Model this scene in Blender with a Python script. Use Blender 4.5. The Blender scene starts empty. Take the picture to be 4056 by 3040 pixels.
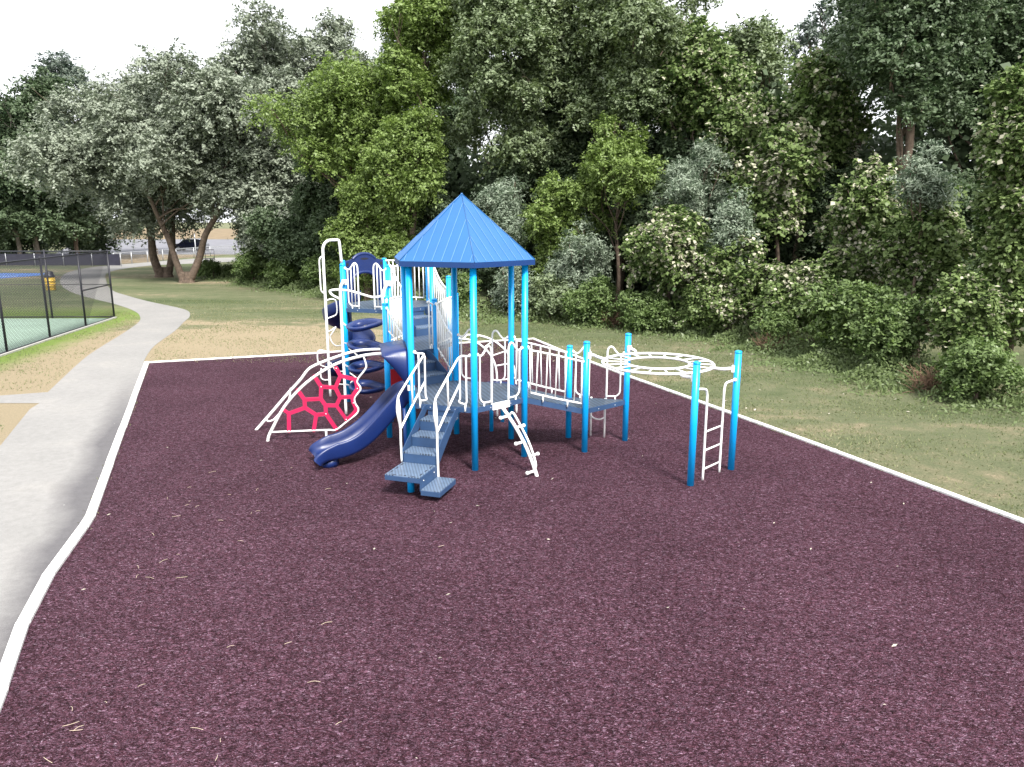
import bpy, math, random
import numpy as np
from mathutils import Vector, Matrix
R = math.radians
scene = bpy.context.scene
# ------------------------------------------------------------------ camera
cd = bpy.data.cameras.new("camera"); cam = bpy.data.objects.new("camera", cd)
scene.collection.objects.link(cam); scene.camera = cam
cam.location = (0, 0, 4.796); cam.rotation_euler = (R(90 - 12.352), 0, 0)
cd.sensor_width = 36; cd.lens = 3011 / 4056 * 36; cd.clip_end = 1500; cd.clip_start = .1
# ------------------------------------------------------------------ world, sun, exposure
SUN_EL, SUN_AZ = R(50), R(155)          # azimuth from +Y, clockwise (the sun stands high behind the camera, a little to the right)
w = bpy.data.worlds.new("World"); scene.world = w; w.use_nodes = True
nt = w.node_tree; nt.nodes.clear()
sky = nt.nodes.new('ShaderNodeTexSky'); sky.sky_type = 'NISHITA'; sky.sun_disc = False
sky.sun_elevation = SUN_EL; sky.sun_rotation = SUN_AZ; sky.air_density = 1.0; sky.dust_density = 1.5; sky.ozone_density = 1.0
hs = nt.nodes.new('ShaderNodeHueSaturation'); hs.inputs['Saturation'].default_value = .22; hs.inputs['Value'].default_value = 1.0
bg = nt.nodes.new('ShaderNodeBackground'); bg.inputs[1].default_value = .15
wo = nt.nodes.new('ShaderNodeOutputWorld')
nt.links.new(sky.outputs[0], hs.inputs['Color']); 
# thin bright cloud sheet over the clear sky
wtc = nt.nodes.new('ShaderNodeTexCoord'); cn = nt.nodes.new('ShaderNodeTexNoise'); cn.inputs['Scale'].default_value = 2.2; cn.inputs['Detail'].default_value = 5
nt.links.new(wtc.outputs['Generated'], cn.inputs['Vector'])
cr = nt.nodes.new('ShaderNodeMapRange'); cr.inputs[1].default_value = .25; cr.inputs[2].default_value = .75; cr.inputs[3].default_value = .85; cr.inputs[4].default_value = .98; nt.links.new(cn.outputs[0], cr.inputs[0])
cm = nt.nodes.new('ShaderNodeMix'); cm.data_type = 'RGBA'; cm.inputs[7].default_value = (4.9, 5.0, 5.2, 1)
nt.links.new(cr.outputs[0], cm.inputs[0]); nt.links.new(hs.outputs[0], cm.inputs[6]); nt.links.new(cm.outputs[2], bg.inputs[0]); nt.links.new(bg.outputs[0], wo.inputs[0])
sd = bpy.data.lights.new("sun", 'SUN'); sd.energy = 3.3; sd.angle = R(13); sd.color = (1, .96, .9)
sun = bpy.data.objects.new("sun", sd); scene.collection.objects.link(sun)
sdir = Vector((math.sin(SUN_AZ) * math.cos(SUN_EL), math.cos(SUN_AZ) * math.cos(SUN_EL), math.sin(SUN_EL)))
sun.rotation_euler = sdir.to_track_quat('Z', 'Y').to_euler(); sun.location = sdir * 60
scene.view_settings.view_transform = 'Standard'; scene.view_settings.look = 'None'
scene.view_settings.exposure = 1.2; scene.view_settings.gamma = 1
scene.render.engine = 'CYCLES'
scene.cycles.max_bounces = 6; scene.cycles.diffuse_bounces = 3; scene.cycles.transmission_bounces = 3; scene.cycles.transparent_max_bounces = 8
random.seed(7); rng = np.random.default_rng(7)
C = scene.collection
# ------------------------------------------------------------------ helpers
def tag(o, label=None, cat=None, group=None, kind=None):
    if label: o['label'] = label
    if cat: o['category'] = cat
    if group: o['group'] = group
    if kind: o['kind'] = kind
    return o
def empty(name, loc, label, cat, group=None):
    o = bpy.data.objects.new(name, None); C.objects.link(o); o.location = loc; o.empty_display_size = .3
    return tag(o, label, cat, group)
def nodes(m):
    m.use_nodes = True; t = m.node_tree; t.nodes.clear()
    out = t.nodes.new('ShaderNodeOutputMaterial'); b = t.nodes.new('ShaderNodeBsdfPrincipled')
    t.links.new(b.outputs[0], out.inputs[0]); return t, b, out
def N(t, typ, **kw):
    n = t.nodes.new(typ)
    for k, v in kw.items():
        if k.startswith('i_'): n.inputs[k[2:].replace('_', ' ')].default_value = v
        else: setattr(n, k, v)
    return n
def ramp(t, stops):
    n = t.nodes.new('ShaderNodeValToRGB'); e = n.color_ramp.elements
    e.remove(e[1]); e[0].position = stops[0][0]; e[0].color = (*stops[0][1], 1)
    for p, c in stops[1:]: q = e.new(p); q.color = (*c, 1)
    return n
def paint(name, col, rough=.4, var=.12, scale=3.0, spec=.5, coat=0.0, bump=0.0, metal=0.0):
    m = bpy.data.materials.new(name); t, b, o = nodes(m)
    tc = N(t, 'ShaderNodeTexCoord'); n = N(t, 'ShaderNodeTexNoise', i_Scale=scale, i_Detail=6.0, i_Roughness=.65)
    t.links.new(tc.outputs['Object'], n.inputs['Vector'])
    r = ramp(t, [(.3, tuple(c * (1 - var) for c in col)), (.7, tuple(min(1, c * (1 + var)) for c in col))])
    t.links.new(n.outputs[0], r.inputs[0]); t.links.new(r.outputs[0], b.inputs['Base Color'])
    n2 = N(t, 'ShaderNodeTexNoise', i_Scale=scale * 7, i_Detail=3.0); t.links.new(tc.outputs['Object'], n2.inputs['Vector'])
    mr = N(t, 'ShaderNodeMapRange'); mr.inputs[3].default_value = max(.05, rough - .08); mr.inputs[4].default_value = rough + .12
    t.links.new(n2.outputs[0], mr.inputs[0]); t.links.new(mr.outputs[0], b.inputs['Roughness'])
    b.inputs['Specular IOR Level'].default_value = spec; b.inputs['Coat Weight'].default_value = coat; b.inputs['Metallic'].default_value = metal
    if bump:
        bp = N(t, 'ShaderNodeBump', i_Strength=bump, i_Distance=.01); t.links.new(n2.outputs[0], bp.inputs['Height']); t.links.new(bp.outputs[0], b.inputs['Normal'])
    return m
M = {}
M['post'] = paint('blue_paint', (.001, .36, .85), .35, .05)
M['roof'] = paint('roof_metal', (.015, .105, .29), .36, .06, 1.5, .6); M['seam'] = paint('roof_seam_highlight', (.10, .22, .50), .3)  # seam highlight is put into its lighter colour
M['fascia'] = paint('fascia_paint', (.003, .033, .15), .35, .1)
M['white'] = paint('white_paint', (.86, .86, .84), .4, .03)
M['navy'] = paint('navy_plastic', (.006, .020, .105), .34, .12, 2.0, .5)
M['magenta'] = paint('magenta_plastic', (.48, .014, .08), .42, .05)
M['magenta_edge'] = paint('magenta_groove', (.42, .008, .05), .5, .05)
M['red'] = paint('red_plastic', (.45, .01, .02), .4, .08)
M['trim'] = paint('deck_coating', (.028, .066, .15), .5, .12, 5.0)
M['black'] = paint('black_coating', (.012, .012, .02), .45, .2)
M['galv'] = paint('galvanized_steel', (.45, .46, .48), .45, .15, 8.0, .5, 0, 0, .5)
M['chain'] = paint('chain_steel', (.7, .7, .72), .4, .1, 9, .5, 0, 0, .6)
M['bark'] = paint('bark', (.12, .09, .07), .95, .45, 5.0, .2, 0, .8)
M['bark_pale'] = paint('pale_bark', (.22, .19, .165), .95, .4, 5.0, .2, 0, .8)
M['yellow'] = paint('yellow_plastic', (.75, .48, .05), .5, .12)
M['brown'] = paint('dry_twig', (.20, .12, .08), .9, .3)
M['straw'] = paint('straw', (.62, .52, .38), .9, .25)
M['concrete'] = paint('concrete', (.4, .39, .37), .9, .15, 6)
def perforated(name, col, mode):
    m = bpy.data.materials.new(name); t, b, o = nodes(m)
    tc = N(t, 'ShaderNodeTexCoord'); mp = N(t, 'ShaderNodeMapping'); t.links.new(tc.outputs['Object'], mp.inputs[0])
    if mode == 'slot': mp.inputs['Rotation'].default_value = (0, 0, R(20)); sc = (9, 26, 1)
    else: mp.inputs['Rotation'].default_value = (0, 0, R(18)); sc = (17, 24, 1)
    mp.inputs['Scale'].default_value = sc
    br = N(t, 'ShaderNodeTexBrick', i_Scale=1.0); br.offset = .5
    br.inputs['Mortar Size'].default_value = .2 if mode == 'slot' else .27; br.inputs['Brick Width'].default_value = 1.0; br.inputs['Row Height'].default_value = 1.0
    br.inputs['Color1'].default_value = (*[c * .16 for c in col], 1); br.inputs['Color2'].default_value = (*[c * .22 for c in col], 1); br.inputs['Mortar'].default_value = (*col, 1)
    t.links.new(mp.outputs[0], br.inputs['Vector'])
    n = N(t, 'ShaderNodeTexNoise', i_Scale=6.0, i_Detail=5.0); t.links.new(tc.outputs['Object'], n.inputs['Vector'])
    mx = N(t, 'ShaderNodeMix', data_type='RGBA', blend_type='MULTIPLY'); mx.inputs[0].default_value = .6
    r = ramp(t, [(.3, (.7, .7, .7)), (.75, (1.15, 1.15, 1.2))]); t.links.new(n.outputs[0], r.inputs[0])
    t.links.new(br.outputs[0], mx.inputs[6]); t.links.new(r.outputs[0], mx.inputs[7]); t.links.new(mx.outputs[2], b.inputs['Base Color'])
    b.inputs['Roughness'].default_value = .42
    return m
M['deck'] = perforated('perforated_deck', (.09, .125, .18), 'slot')
M['tread'] = perforated('perforated_tread', (.13, .185, .27), 'hole')

class MB:
    def __init__(s): s.v = []; s.f = []; s.sm = []
    def add(s, vs, fs, smooth=False):
        o = len(s.v); s.v += [tuple(p) for p in vs]; s.f += [tuple(i + o for i in f) for f in fs]; s.sm += [smooth] * len(fs); return s
    def box(s, c, d, rz=0, ax=None):
        X, Y, Z = ax if ax else (Vector((math.cos(rz), math.sin(rz), 0)), Vector((-math.sin(rz), math.cos(rz), 0)), Vector((0, 0, 1)))
        c = Vector(c); vs = [c + X * (d[0] / 2 * a) + Y * (d[1] / 2 * b) + Z * (d[2] / 2 * e) for e in (-1, 1) for a, b in ((-1, -1), (1, -1), (1, 1), (-1, 1))]
        return s.add(vs, [(3, 2, 1, 0), (4, 5, 6, 7), (0, 1, 5, 4), (1, 2, 6, 5), (2, 3, 7, 6), (3, 0, 4, 7)])
    def prism(s, poly, z0, z1):
        n = len(poly); a = sum(poly[i][0] * poly[(i + 1) % n][1] - poly[(i + 1) % n][0] * poly[i][1] for i in range(n))
        if a < 0: poly = poly[::-1]
        vs = [(p[0], p[1], z0) for p in poly] + [(p[0], p[1], z1) for p in poly]
        fs = [tuple(range(n))[::-1], tuple(range(n, 2 * n))] + [(i, (i + 1) % n, n + (i + 1) % n, n + i) for i in range(n)]
        return s.add(vs, fs)
    def slab(s, poly3, off):   # any planar polygon given in 3D, extruded by off
        n = len(poly3); off = Vector(off); P = [Vector(p) for p in poly3]
        vs = P + [p + off for p in P]
        fs = [tuple(range(n))[::-1], tuple(range(n, 2 * n))] + [(i, (i + 1) % n, n + (i + 1) % n, n + i) for i in range(n)]
        return s.add(vs, fs)
    def tube(s, pts, r, n=8, curve=True, rs=None, sub=5, closed=False):
        P = [Vector(p) for p in pts]
        rr = rs if rs else [r] * len(P)
        if curve and len(P) > 2:
            Q = []; RR = []; L = len(P)
            for i in range(L if closed else L - 1):
                a, b = P[i], P[(i + 1) % L]
                p0 = P[(i - 1) % L] if closed else P[max(i - 1, 0)]; p3 = P[(i + 2) % L] if closed else P[min(i + 2, L - 1)]
                for k in range(sub):
                    t_ = k / sub
                    m0 = (b - p0) * .5; m1 = (p3 - a) * .5
                    if not closed:
                        if i == 0: m0 = (b - a) * .5
                        if i == L - 2: m1 = (b - a) * .5
                    # keep straight runs straight: limit tangents to the segment length
                    sl = (b - a).length
                    if m0.length > sl: m0 *= sl / m0.length
                    if m1.length > sl: m1 *= sl / m1.length
                    h = 2 * t_**3 - 3 * t_**2 + 1; h1 = t_**3 - 2 * t_**2 + t_; h2 = -2 * t_**3 + 3 * t_**2; h3 = t_**3 - t_**2
                    Q.append(a * h + m0 * h1 + b * h2 + m1 * h3); RR.append(rr[i] * (1 - t_) + rr[(i + 1) % L] * t_)
            if not closed: Q.append(P[-1]); RR.append(rr[-1])
            P, rr = Q, RR
        L = len(P); vs = []; up = None
        for i, p in enumerate(P):
            d = ((P[(i + 1) % L] - P[i - 1]) if closed else (P[min(i + 1, L - 1)] - P[max(i - 1, 0)]))
            if d.length < 1e-9: d = Vector((0, 0, 1))
            d.normalize()
            if up is None: up = d.orthogonal().normalized()
            up = (up - d * up.dot(d)); up = up.normalized() if up.length > 1e-6 else d.orthogonal().normalized()
            sd_ = d.cross(up)
            vs += [p + (up * math.cos(a) + sd_ * math.sin(a)) * rr[i] for a in [2 * math.pi * k / n for k in range(n)]]
        fs = []
        for i in range(L if closed else L - 1):
            j = (i + 1) % L
            fs += [(i * n + k, i * n + (k + 1) % n, j * n + (k + 1) % n, j * n + k) for k in range(n)]
        if not closed: fs += [tuple(range(n))[::-1], tuple(range((L - 1) * n, L * n))]
        o = len(s.v); s.v += [tuple(p) for p in vs]; s.f += [tuple(i + o for i in f) for f in fs]; s.sm += [len(f) == 4 or n < 5 for f in fs]
        return s
    def cyl(s, p0, p1, r, n=16): return s.tube([p0, p1], r, n, False)
    def ball(s, c, r, n=10, sz=1.0):
        c = Vector(c); m = n // 2; vs = []
        for i in range(1, m):
            th = math.pi * i / m
            vs += [c + Vector((r * math.sin(th) * math.cos(2 * math.pi * k / n), r * math.sin(th) * math.sin(2 * math.pi * k / n), r * sz * math.cos(th))) for k in range(n)]
        vs += [c + Vector((0, 0, r * sz)), c - Vector((0, 0, r * sz))]; a = len(vs) - 2
        fs = [(i * n + k, (i + 1) * n + k, (i + 1) * n + (k + 1) % n, i * n + (k + 1) % n) for i in range(m - 2) for k in range(n)]
        fs += [(a, k, (k + 1) % n) for k in range(n)] + [(a + 1, (m - 2) * n + (k + 1) % n, (m - 2) * n + k) for k in range(n)]
        return s.add(vs, fs, True)
    def sweep(s, rings, smooth=True, cap=False, closed=True):   # rings: lists of equal length
        n = len(rings[0]); vs = [p for r_ in rings for p in r_]
        rg = range(n if closed else n - 1)
        fs = [(i * n + k, i * n + (k + 1) % n, (i + 1) * n + (k + 1) % n, (i + 1) * n + k) for i in range(len(rings) - 1) for k in rg]
        if cap: fs += [tuple(range(n))[::-1], tuple(range((len(rings) - 1) * n, len(rings) * n))]
        return s.add(vs, fs, smooth)
    def build(s, name, mat, parent=None, label=None, bevel=0):
        me = bpy.data.meshes.new(name); me.from_pydata(s.v, [], s.f); me.update()
        me.polygons.foreach_set('use_smooth', s.sm)
        o = bpy.data.objects.new(name, me); C.objects.link(o)
        me.materials.append(mat)
        if parent:
            o.parent = parent
            par = parent; off = Vector((0, 0, 0))
            while par: off += par.location; par = par.parent
            o.location = -off
        if label: o['label'] = label
        if bevel:
            b = o.modifiers.new('bevel', 'BEVEL'); b.width = bevel; b.segments = 2; b.limit_method = 'ANGLE'
        return o
def V2(p): return Vector((p[0], p[1], 0))
def P3(p, z): return Vector((p[0], p[1], z))

# ================================================================== GROUND
def ground_sheet(name, poly, z, mat):
    m = MB(); n = len(poly)
    a = sum(poly[i][0] * poly[(i + 1) % n][1] - poly[(i + 1) % n][0] * poly[i][1] for i in range(n))
    if a < 0: poly = poly[::-1]
    m.add([(p[0], p[1], z) for p in poly], [tuple(range(n))]); o = m.build(name, mat); tag(o, kind='structure'); return o
def smooth2(P, k=4):
    out = []; n = len(P)
    for i in range(n - 1):
        p0, a, b, c = [Vector((*P[min(max(i + j, 0), n - 1)], 0)) for j in (-1, 0, 1, 2)]
        for j in range(k):
            t_ = j / k; q = .5 * ((2 * a) + (b - p0) * t_ + (2 * p0 - 5 * a + 4 * b - c) * t_**2 + (3 * a - 3 * b + c - p0) * t_**3); out.append((q.x, q.y))
    out.append(tuple(P[-1]))
    return out
def noise_chain(t, tc, scale, detail=6.0, rough=.6, dist=0.0, vec=None):
    n = N(t, 'ShaderNodeTexNoise', i_Scale=scale, i_Detail=detail, i_Roughness=rough, i_Distortion=dist)
    t.links.new(vec if vec else tc.outputs['Object'], n.inputs['Vector']); return n
def mixc(t, fac, a, b, mode='MIX'):
    mx = N(t, 'ShaderNodeMix', data_type='RGBA', blend_type=mode)
    for sock, val in ((0, fac), (6, a), (7, b)):
        if isinstance(val, (int, float)): mx.inputs[sock].default_value = val
        elif isinstance(val, tuple): mx.inputs[sock].default_value = (*val, 1)
        else: t.links.new(val, mx.inputs[sock])
    return mx.outputs[2]
def mat_grass():
    m = bpy.data.materials.new('lawn'); t, b, o = nodes(m); tc = N(t, 'ShaderNodeTexCoord')
    mp = N(t, 'ShaderNodeMapping'); mp.inputs['Rotation'].default_value = (0, 0, R(12)); mp.inputs['Scale'].default_value = (.45, 1.3, 1); t.links.new(tc.outputs['Object'], mp.inputs[0])
    big = noise_chain(t, tc, .17, 5, .62, .4, mp.outputs[0]); med = noise_chain(t, tc, 1.4, 6, .7, .3); fine = noise_chain(t, tc, 22, 5, .75); blade = noise_chain(t, tc, 90, 3, .8)
    # dryness: strong to the left behind the kerb and beside the path
    sx = N(t, 'ShaderNodeSeparateXYZ'); t.links.new(tc.outputs['Object'], sx.inputs[0])
    mrx = N(t, 'ShaderNodeMapRange'); mrx.inputs[1].default_value = -1; mrx.inputs[2].default_value = -8; mrx.inputs[3].default_value = 0; mrx.inputs[4].default_value = .27
    t.links.new(sx.outputs[0], mrx.inputs[0])
    mry = N(t, 'ShaderNodeMapRange'); mry.inputs[1].default_value = 38; mry.inputs[2].default_value = 30; mry.inputs[3].default_value = 0; mry.inputs[4].default_value = 1
    t.links.new(sx.outputs[1], mry.inputs[0])
    dr = N(t, 'ShaderNodeMath', operation='MULTIPLY'); t.links.new(mrx.outputs[0], dr.inputs[0]); t.links.new(mry.outputs[0], dr.inputs[1])
    ad = N(t, 'ShaderNodeMath', operation='ADD'); t.links.new(big.outputs[0], ad.inputs[0]); t.links.new(dr.outputs[0], ad.inputs[1])
    m1 = N(t, 'ShaderNodeMath', operation='MULTIPLY_ADD'); m1.inputs[1].default_value = .45; t.links.new(med.outputs[0], m1.inputs[0]); t.links.new(ad.outputs[0], m1.inputs[2])
    m2 = N(t, 'ShaderNodeMath', operation='MULTIPLY_ADD'); m2.inputs[1].default_value = .22; t.links.new(fine.outputs[0], m2.inputs[0]); t.links.new(m1.outputs[0], m2.inputs[2])
    r = ramp(t, [(.58, (.075, .10, .048)), (.73, (.115, .135, .072)), (.86, (.155, .165, .098)), (.95, (.22, .20, .13)), (1.0, (.33, .268, .188))])
    t.links.new(m2.outputs[0], r.inputs[0])
    ga_ = N(t, 'ShaderNodeMath', operation='MULTIPLY_ADD'); ga_.inputs[1].default_value = .1208; ga_.inputs[2].default_value = 14.91; t.links.new(sx.outputs[1], ga_.inputs[0])
    gb_ = N(t, 'ShaderNodeMath', operation='ADD'); t.links.new(sx.outputs[0], gb_.inputs[0]); t.links.new(ga_.outputs[0], gb_.inputs[1])   # metres to the right of the court fence (about)
    gc_ = N(t, 'ShaderNodeMath', operation='MULTIPLY_ADD'); gc_.inputs[1].default_value = 1.6; t.links.new(med.outputs[0], gc_.inputs[0]); t.links.new(gb_.outputs[0], gc_.inputs[2])
    gm = N(t, 'ShaderNodeMapRange'); gm.inputs[1].default_value = 2.6; gm.inputs[2].default_value = 1.4; t.links.new(gc_.outputs[0], gm.inputs[0])
    gy = N(t, 'ShaderNodeMapRange'); gy.inputs[1].default_value = 42; gy.inputs[2].default_value = 38; t.links.new(sx.outputs[1], gy.inputs[0])
    gz = N(t, 'ShaderNodeMath', operation='MULTIPLY'); t.links.new(gm.outputs[0], gz.inputs[0]); t.links.new(gy.outputs[0], gz.inputs[1])
    rg = mixc(t, gz.outputs[0], r.outputs[0], (.17, .24, .06))
    r2 = ramp(t, [(.3, (.55, .55, .5)), (.7, (1.35, 1.35, 1.3))]); t.links.new(blade.outputs[0], r2.inputs[0])
    r3 = ramp(t, [(.35, (.72, .75, .72)), (.68, (1.2, 1.2, 1.2))]); t.links.new(fine.outputs[0], r3.inputs[0])
    c = mixc(t, .8, rg, r2.outputs[0], 'MULTIPLY'); c = mixc(t, .8, c, r3.outputs[0], 'MULTIPLY')
    t.links.new(c, b.inputs['Base Color']); b.inputs['Roughness'].default_value = .95; b.inputs['Specular IOR Level'].default_value = .15
    bp = N(t, 'ShaderNodeBump', i_Strength=.9, i_Distance=.05); t.links.new(fine.outputs[0], bp.inputs['Height'])
    bp2 = N(t, 'ShaderNodeBump', i_Strength=.6, i_Distance=.02); t.links.new(blade.outputs[0], bp2.inputs['Height']); t.links.new(bp.outputs[0], bp2.inputs['Normal']); t.links.new(bp2.outputs[0], b.inputs['Normal'])
    return m
def mat_mulch():
    m = bpy.data.materials.new('rubber_mulch'); t, b, o = nodes(m); tc = N(t, 'ShaderNodeTexCoord')
    dn = noise_chain(t, tc, 14, 2, .5)
    vm = N(t, 'ShaderNodeVectorMath', operation='MULTIPLY_ADD'); vm.inputs[1].default_value = (.09, .09, .0)
    t.links.new(dn.outputs['Color'], vm.inputs[0]); t.links.new(tc.outputs['Object'], vm.inputs[2])
    cols = []; hs_ = []
    for ang, sc in ((25, (34, 84, 1)), (-50, (32, 78, 1))):
        mp = N(t, 'ShaderNodeMapping'); mp.inputs['Rotation'].default_value = (0, 0, R(ang)); mp.inputs['Scale'].default_value = sc
        t.links.new(vm.outputs[0], mp.inputs[0])
        vo = N(t, 'ShaderNodeTexVoronoi', i_Scale=1.0); vo.voronoi_dimensions = '2D'; t.links.new(mp.outputs[0], vo.inputs['Vector'])
        bw = N(t, 'ShaderNodeSeparateColor'); t.links.new(vo.outputs['Color'], bw.inputs[0])
        cols.append(bw.outputs[0]); hs_.append(vo.outputs['Distance'])
    sel = noise_chain(t, tc, 30, 2, .5); gt = N(t, 'ShaderNodeMath', operation='GREATER_THAN'); gt.inputs[1].default_value = .5; t.links.new(sel.outputs[0], gt.inputs[0])
    mv = N(t, 'ShaderNodeMix', data_type='FLOAT'); t.links.new(gt.outputs[0], mv.inputs[0]); t.links.new(cols[0], mv.inputs[2]); t.links.new(cols[1], mv.inputs[3])
    mh = N(t, 'ShaderNodeMix', data_type='FLOAT'); t.links.new(gt.outputs[0], mh.inputs[0]); t.links.new(hs_[0], mh.inputs[2]); t.links.new(hs_[1], mh.inputs[3])
    r = ramp(t, [(0, (.042, .015, .021)), (.3, (.098, .041, .057)), (.6, (.140, .067, .093)), (.85, (.19, .106, .147)), (.97, (.25, .16, .21)), (1, (.34, .25, .30))])
    t.links.new(mv.outputs[0], r.inputs[0])
    big = noise_chain(t, tc, .35, 6, .65); rb = ramp(t, [(.32, (.80, .76, .80)), (.7, (1.18, 1.16, 1.2))]); t.links.new(big.outputs[0], rb.inputs[0])
    md = noise_chain(t, tc, 11, 5, .8); rm = ramp(t, [(.33, (.5, .46, .47)), (.67, (1.4, 1.38, 1.4))]); t.links.new(md.outputs[0], rm.inputs[0])
    c = mixc(t, 1.0, r.outputs[0], rb.outputs[0], 'MULTIPLY'); c = mixc(t, 1.0, c, rm.outputs[0], 'MULTIPLY')
    re = ramp(t, [(.25, (1, 1, 1)), (.62, (.25, .22, .22))]); t.links.new(mh.outputs[0], re.inputs[0])
    c = mixc(t, .85, c, re.outputs[0], 'MULTIPLY')
    t.links.new(c, b.inputs['Base Color']); b.inputs['Roughness'].default_value = .8; b.inputs['Specular IOR Level'].default_value = .10
    mu = N(t, 'ShaderNodeMath', operation='MULTIPLY_ADD'); mu.inputs[1].default_value = -1.0; t.links.new(mh.outputs[0], mu.inputs[0]); t.links.new(mv.outputs[0], mu.inputs[2])
    bp = N(t, 'ShaderNodeBump', i_Strength=1.0, i_Distance=.018); t.links.new(mu.outputs[0], bp.inputs['Height']); 
    bp2 = N(t, 'ShaderNodeBump', i_Strength=.5, i_Distance=.12); t.links.new(md.outputs[0], bp2.inputs['Height']); t.links.new(bp2.outputs[0], bp.inputs['Normal']); t.links.new(bp.outputs[0], b.inputs['Normal'])
    return m
def mat_path():
    m = bpy.data.materials.new('old_asphalt'); t, b, o = nodes(m); tc = N(t, 'ShaderNodeTexCoord')
    big = noise_chain(t, tc, .5, 6, .6); med = noise_chain(t, tc, 6, 6, .7); fine = noise_chain(t, tc, 70, 3, .8)
    r = ramp(t, [(.3, (.225, .22, .213)), (.55, (.25, .243, .235)), (.75, (.285, .273, .256))]); t.links.new(big.outputs[0], r.inputs[0])
    # darker strip along the kerb with a ragged edge: signed distance to the kerb line
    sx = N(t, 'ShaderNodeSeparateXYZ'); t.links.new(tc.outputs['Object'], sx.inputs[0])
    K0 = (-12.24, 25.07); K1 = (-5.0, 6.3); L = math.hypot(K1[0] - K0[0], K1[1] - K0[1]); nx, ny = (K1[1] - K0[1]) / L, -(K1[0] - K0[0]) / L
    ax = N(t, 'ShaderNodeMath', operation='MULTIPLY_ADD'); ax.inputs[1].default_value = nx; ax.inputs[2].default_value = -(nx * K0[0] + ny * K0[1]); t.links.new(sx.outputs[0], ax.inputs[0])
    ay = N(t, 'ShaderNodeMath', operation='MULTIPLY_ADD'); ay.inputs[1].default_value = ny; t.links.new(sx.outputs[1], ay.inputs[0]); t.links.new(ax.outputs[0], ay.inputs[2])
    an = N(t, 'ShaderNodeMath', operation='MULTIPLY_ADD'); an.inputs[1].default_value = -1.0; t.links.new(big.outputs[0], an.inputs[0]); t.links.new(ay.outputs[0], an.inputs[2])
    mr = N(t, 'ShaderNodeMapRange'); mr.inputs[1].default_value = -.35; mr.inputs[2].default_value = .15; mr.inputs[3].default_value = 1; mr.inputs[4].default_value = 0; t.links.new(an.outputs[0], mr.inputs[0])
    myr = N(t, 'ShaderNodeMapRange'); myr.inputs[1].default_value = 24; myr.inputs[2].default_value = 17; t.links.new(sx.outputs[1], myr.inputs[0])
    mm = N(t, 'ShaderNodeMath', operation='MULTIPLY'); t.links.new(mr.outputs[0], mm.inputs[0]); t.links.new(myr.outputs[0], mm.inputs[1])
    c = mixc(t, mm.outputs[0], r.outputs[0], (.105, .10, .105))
    r2 = ramp(t, [(.3, (.85, .85, .85)), (.7, (1.1, 1.1, 1.1))]); t.links.new(med.outputs[0], r2.inputs[0]); c = mixc(t, .9, c, r2.outputs[0], 'MULTIPLY')
    r3 = ramp(t, [(.3, (.75, .75, .75)), (.7, (1.2, 1.2, 1.2))]); t.links.new(fine.outputs[0], r3.inputs[0]); c = mixc(t, .7, c, r3.outputs[0], 'MULTIPLY')
    vo = N(t, 'ShaderNodeTexVoronoi', i_Scale=2.2); t.links.new(tc.outputs['Object'], vo.inputs['Vector'])
    rv = ramp(t, [(.0, (1, 1, 1)), (.045, (0, 0, 0))]); t.links.new(vo.outputs['Distance'], rv.inputs[0]); c = mixc(t, rv.outputs[0], c, (.45, .44, .42))
    t.links.new(c, b.inputs['Base Color']); b.inputs['Roughness'].default_value = .88
    bp = N(t, 'ShaderNodeBump', i_Strength=.5, i_Distance=.01); t.links.new(fine.outputs[0], bp.inputs['Height']); t.links.new(bp.outputs[0], b.inputs['Normal'])
    return m
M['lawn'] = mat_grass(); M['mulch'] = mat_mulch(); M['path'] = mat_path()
ground_sheet('ground', [(-400, -60), (400, -60), (400, 700), (-400, 700)], 0, M['lawn'])
KL = [(-12.26, 25.10), (-6.87, 11.63), (-6.74, 11.2), (-6.3, 9.52), (-5.87, 8.3), (-5.27, 6.96), (-4.2, 4.4), (-2.6, .5)]
KR = [(-12.26, 25.10), (-7.13, 26.85), (-2.02, 29.13), (.85, 30.2), (2.04, 26.75), (3.45, 23.15), (4.8, 19.95), (6.72, 15.23), (8.22, 11.44), (10.2, 6.6), (12.5, 1.0)]
ground_sheet('mulch_surface', KL + KR[::-1][:-1] + [], .012, M['mulch'])
PATHP = [(-2.5, 0), (-4.2, 4.4), (-5.27, 6.96), (-5.87, 8.3), (-6.3, 9.52), (-6.75, 11.2), (-9.55, 18.3), (-12.2, 24.9), (-12.55, 25.5), (-13.61, 28.57), (-14.5, 32.4), (-15.3, 35.2), (-16.0, 37.6), (-17.43, 40.32), (-21.14, 44.2),
   (-24.1, 47.62), (-26.65, 50.9), (-30.5, 57.5), (-36.07, 68.75), (-36.6, 77.2), (-33.66, 81), (-28, 88), (-28, 93), (-36.5, 92), (-39.9, 82), (-41, 76), (-39.4, 68), (-34, 57.5), (-28.4, 49.3), (-22.2, 42.6), (-19.6, 39.4),
   (-18.2, 37.05), (-17.3, 34.92), (-16.35, 31.57), (-15.06, 26.66), (-13.67, 22.61), (-13.0, 20.75), (-14.0, 20.35), (-22, 18.4), (-22, 17.6), (-14.2, 19.45), (-12.45, 19.45), (-12.3, 18.8), (-11.0, 15.7), (-9.4, 9), (-7.5, 0)]
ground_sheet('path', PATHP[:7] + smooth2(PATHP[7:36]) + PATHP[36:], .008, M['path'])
M['asphalt'] = paint('parking_asphalt', (.15, .15, .17), .85, .2, .4)
ground_sheet('car_park', [(-60, 101), (-12, 101), (-6, 170), (-95, 170)], .01, M['asphalt'])
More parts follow.
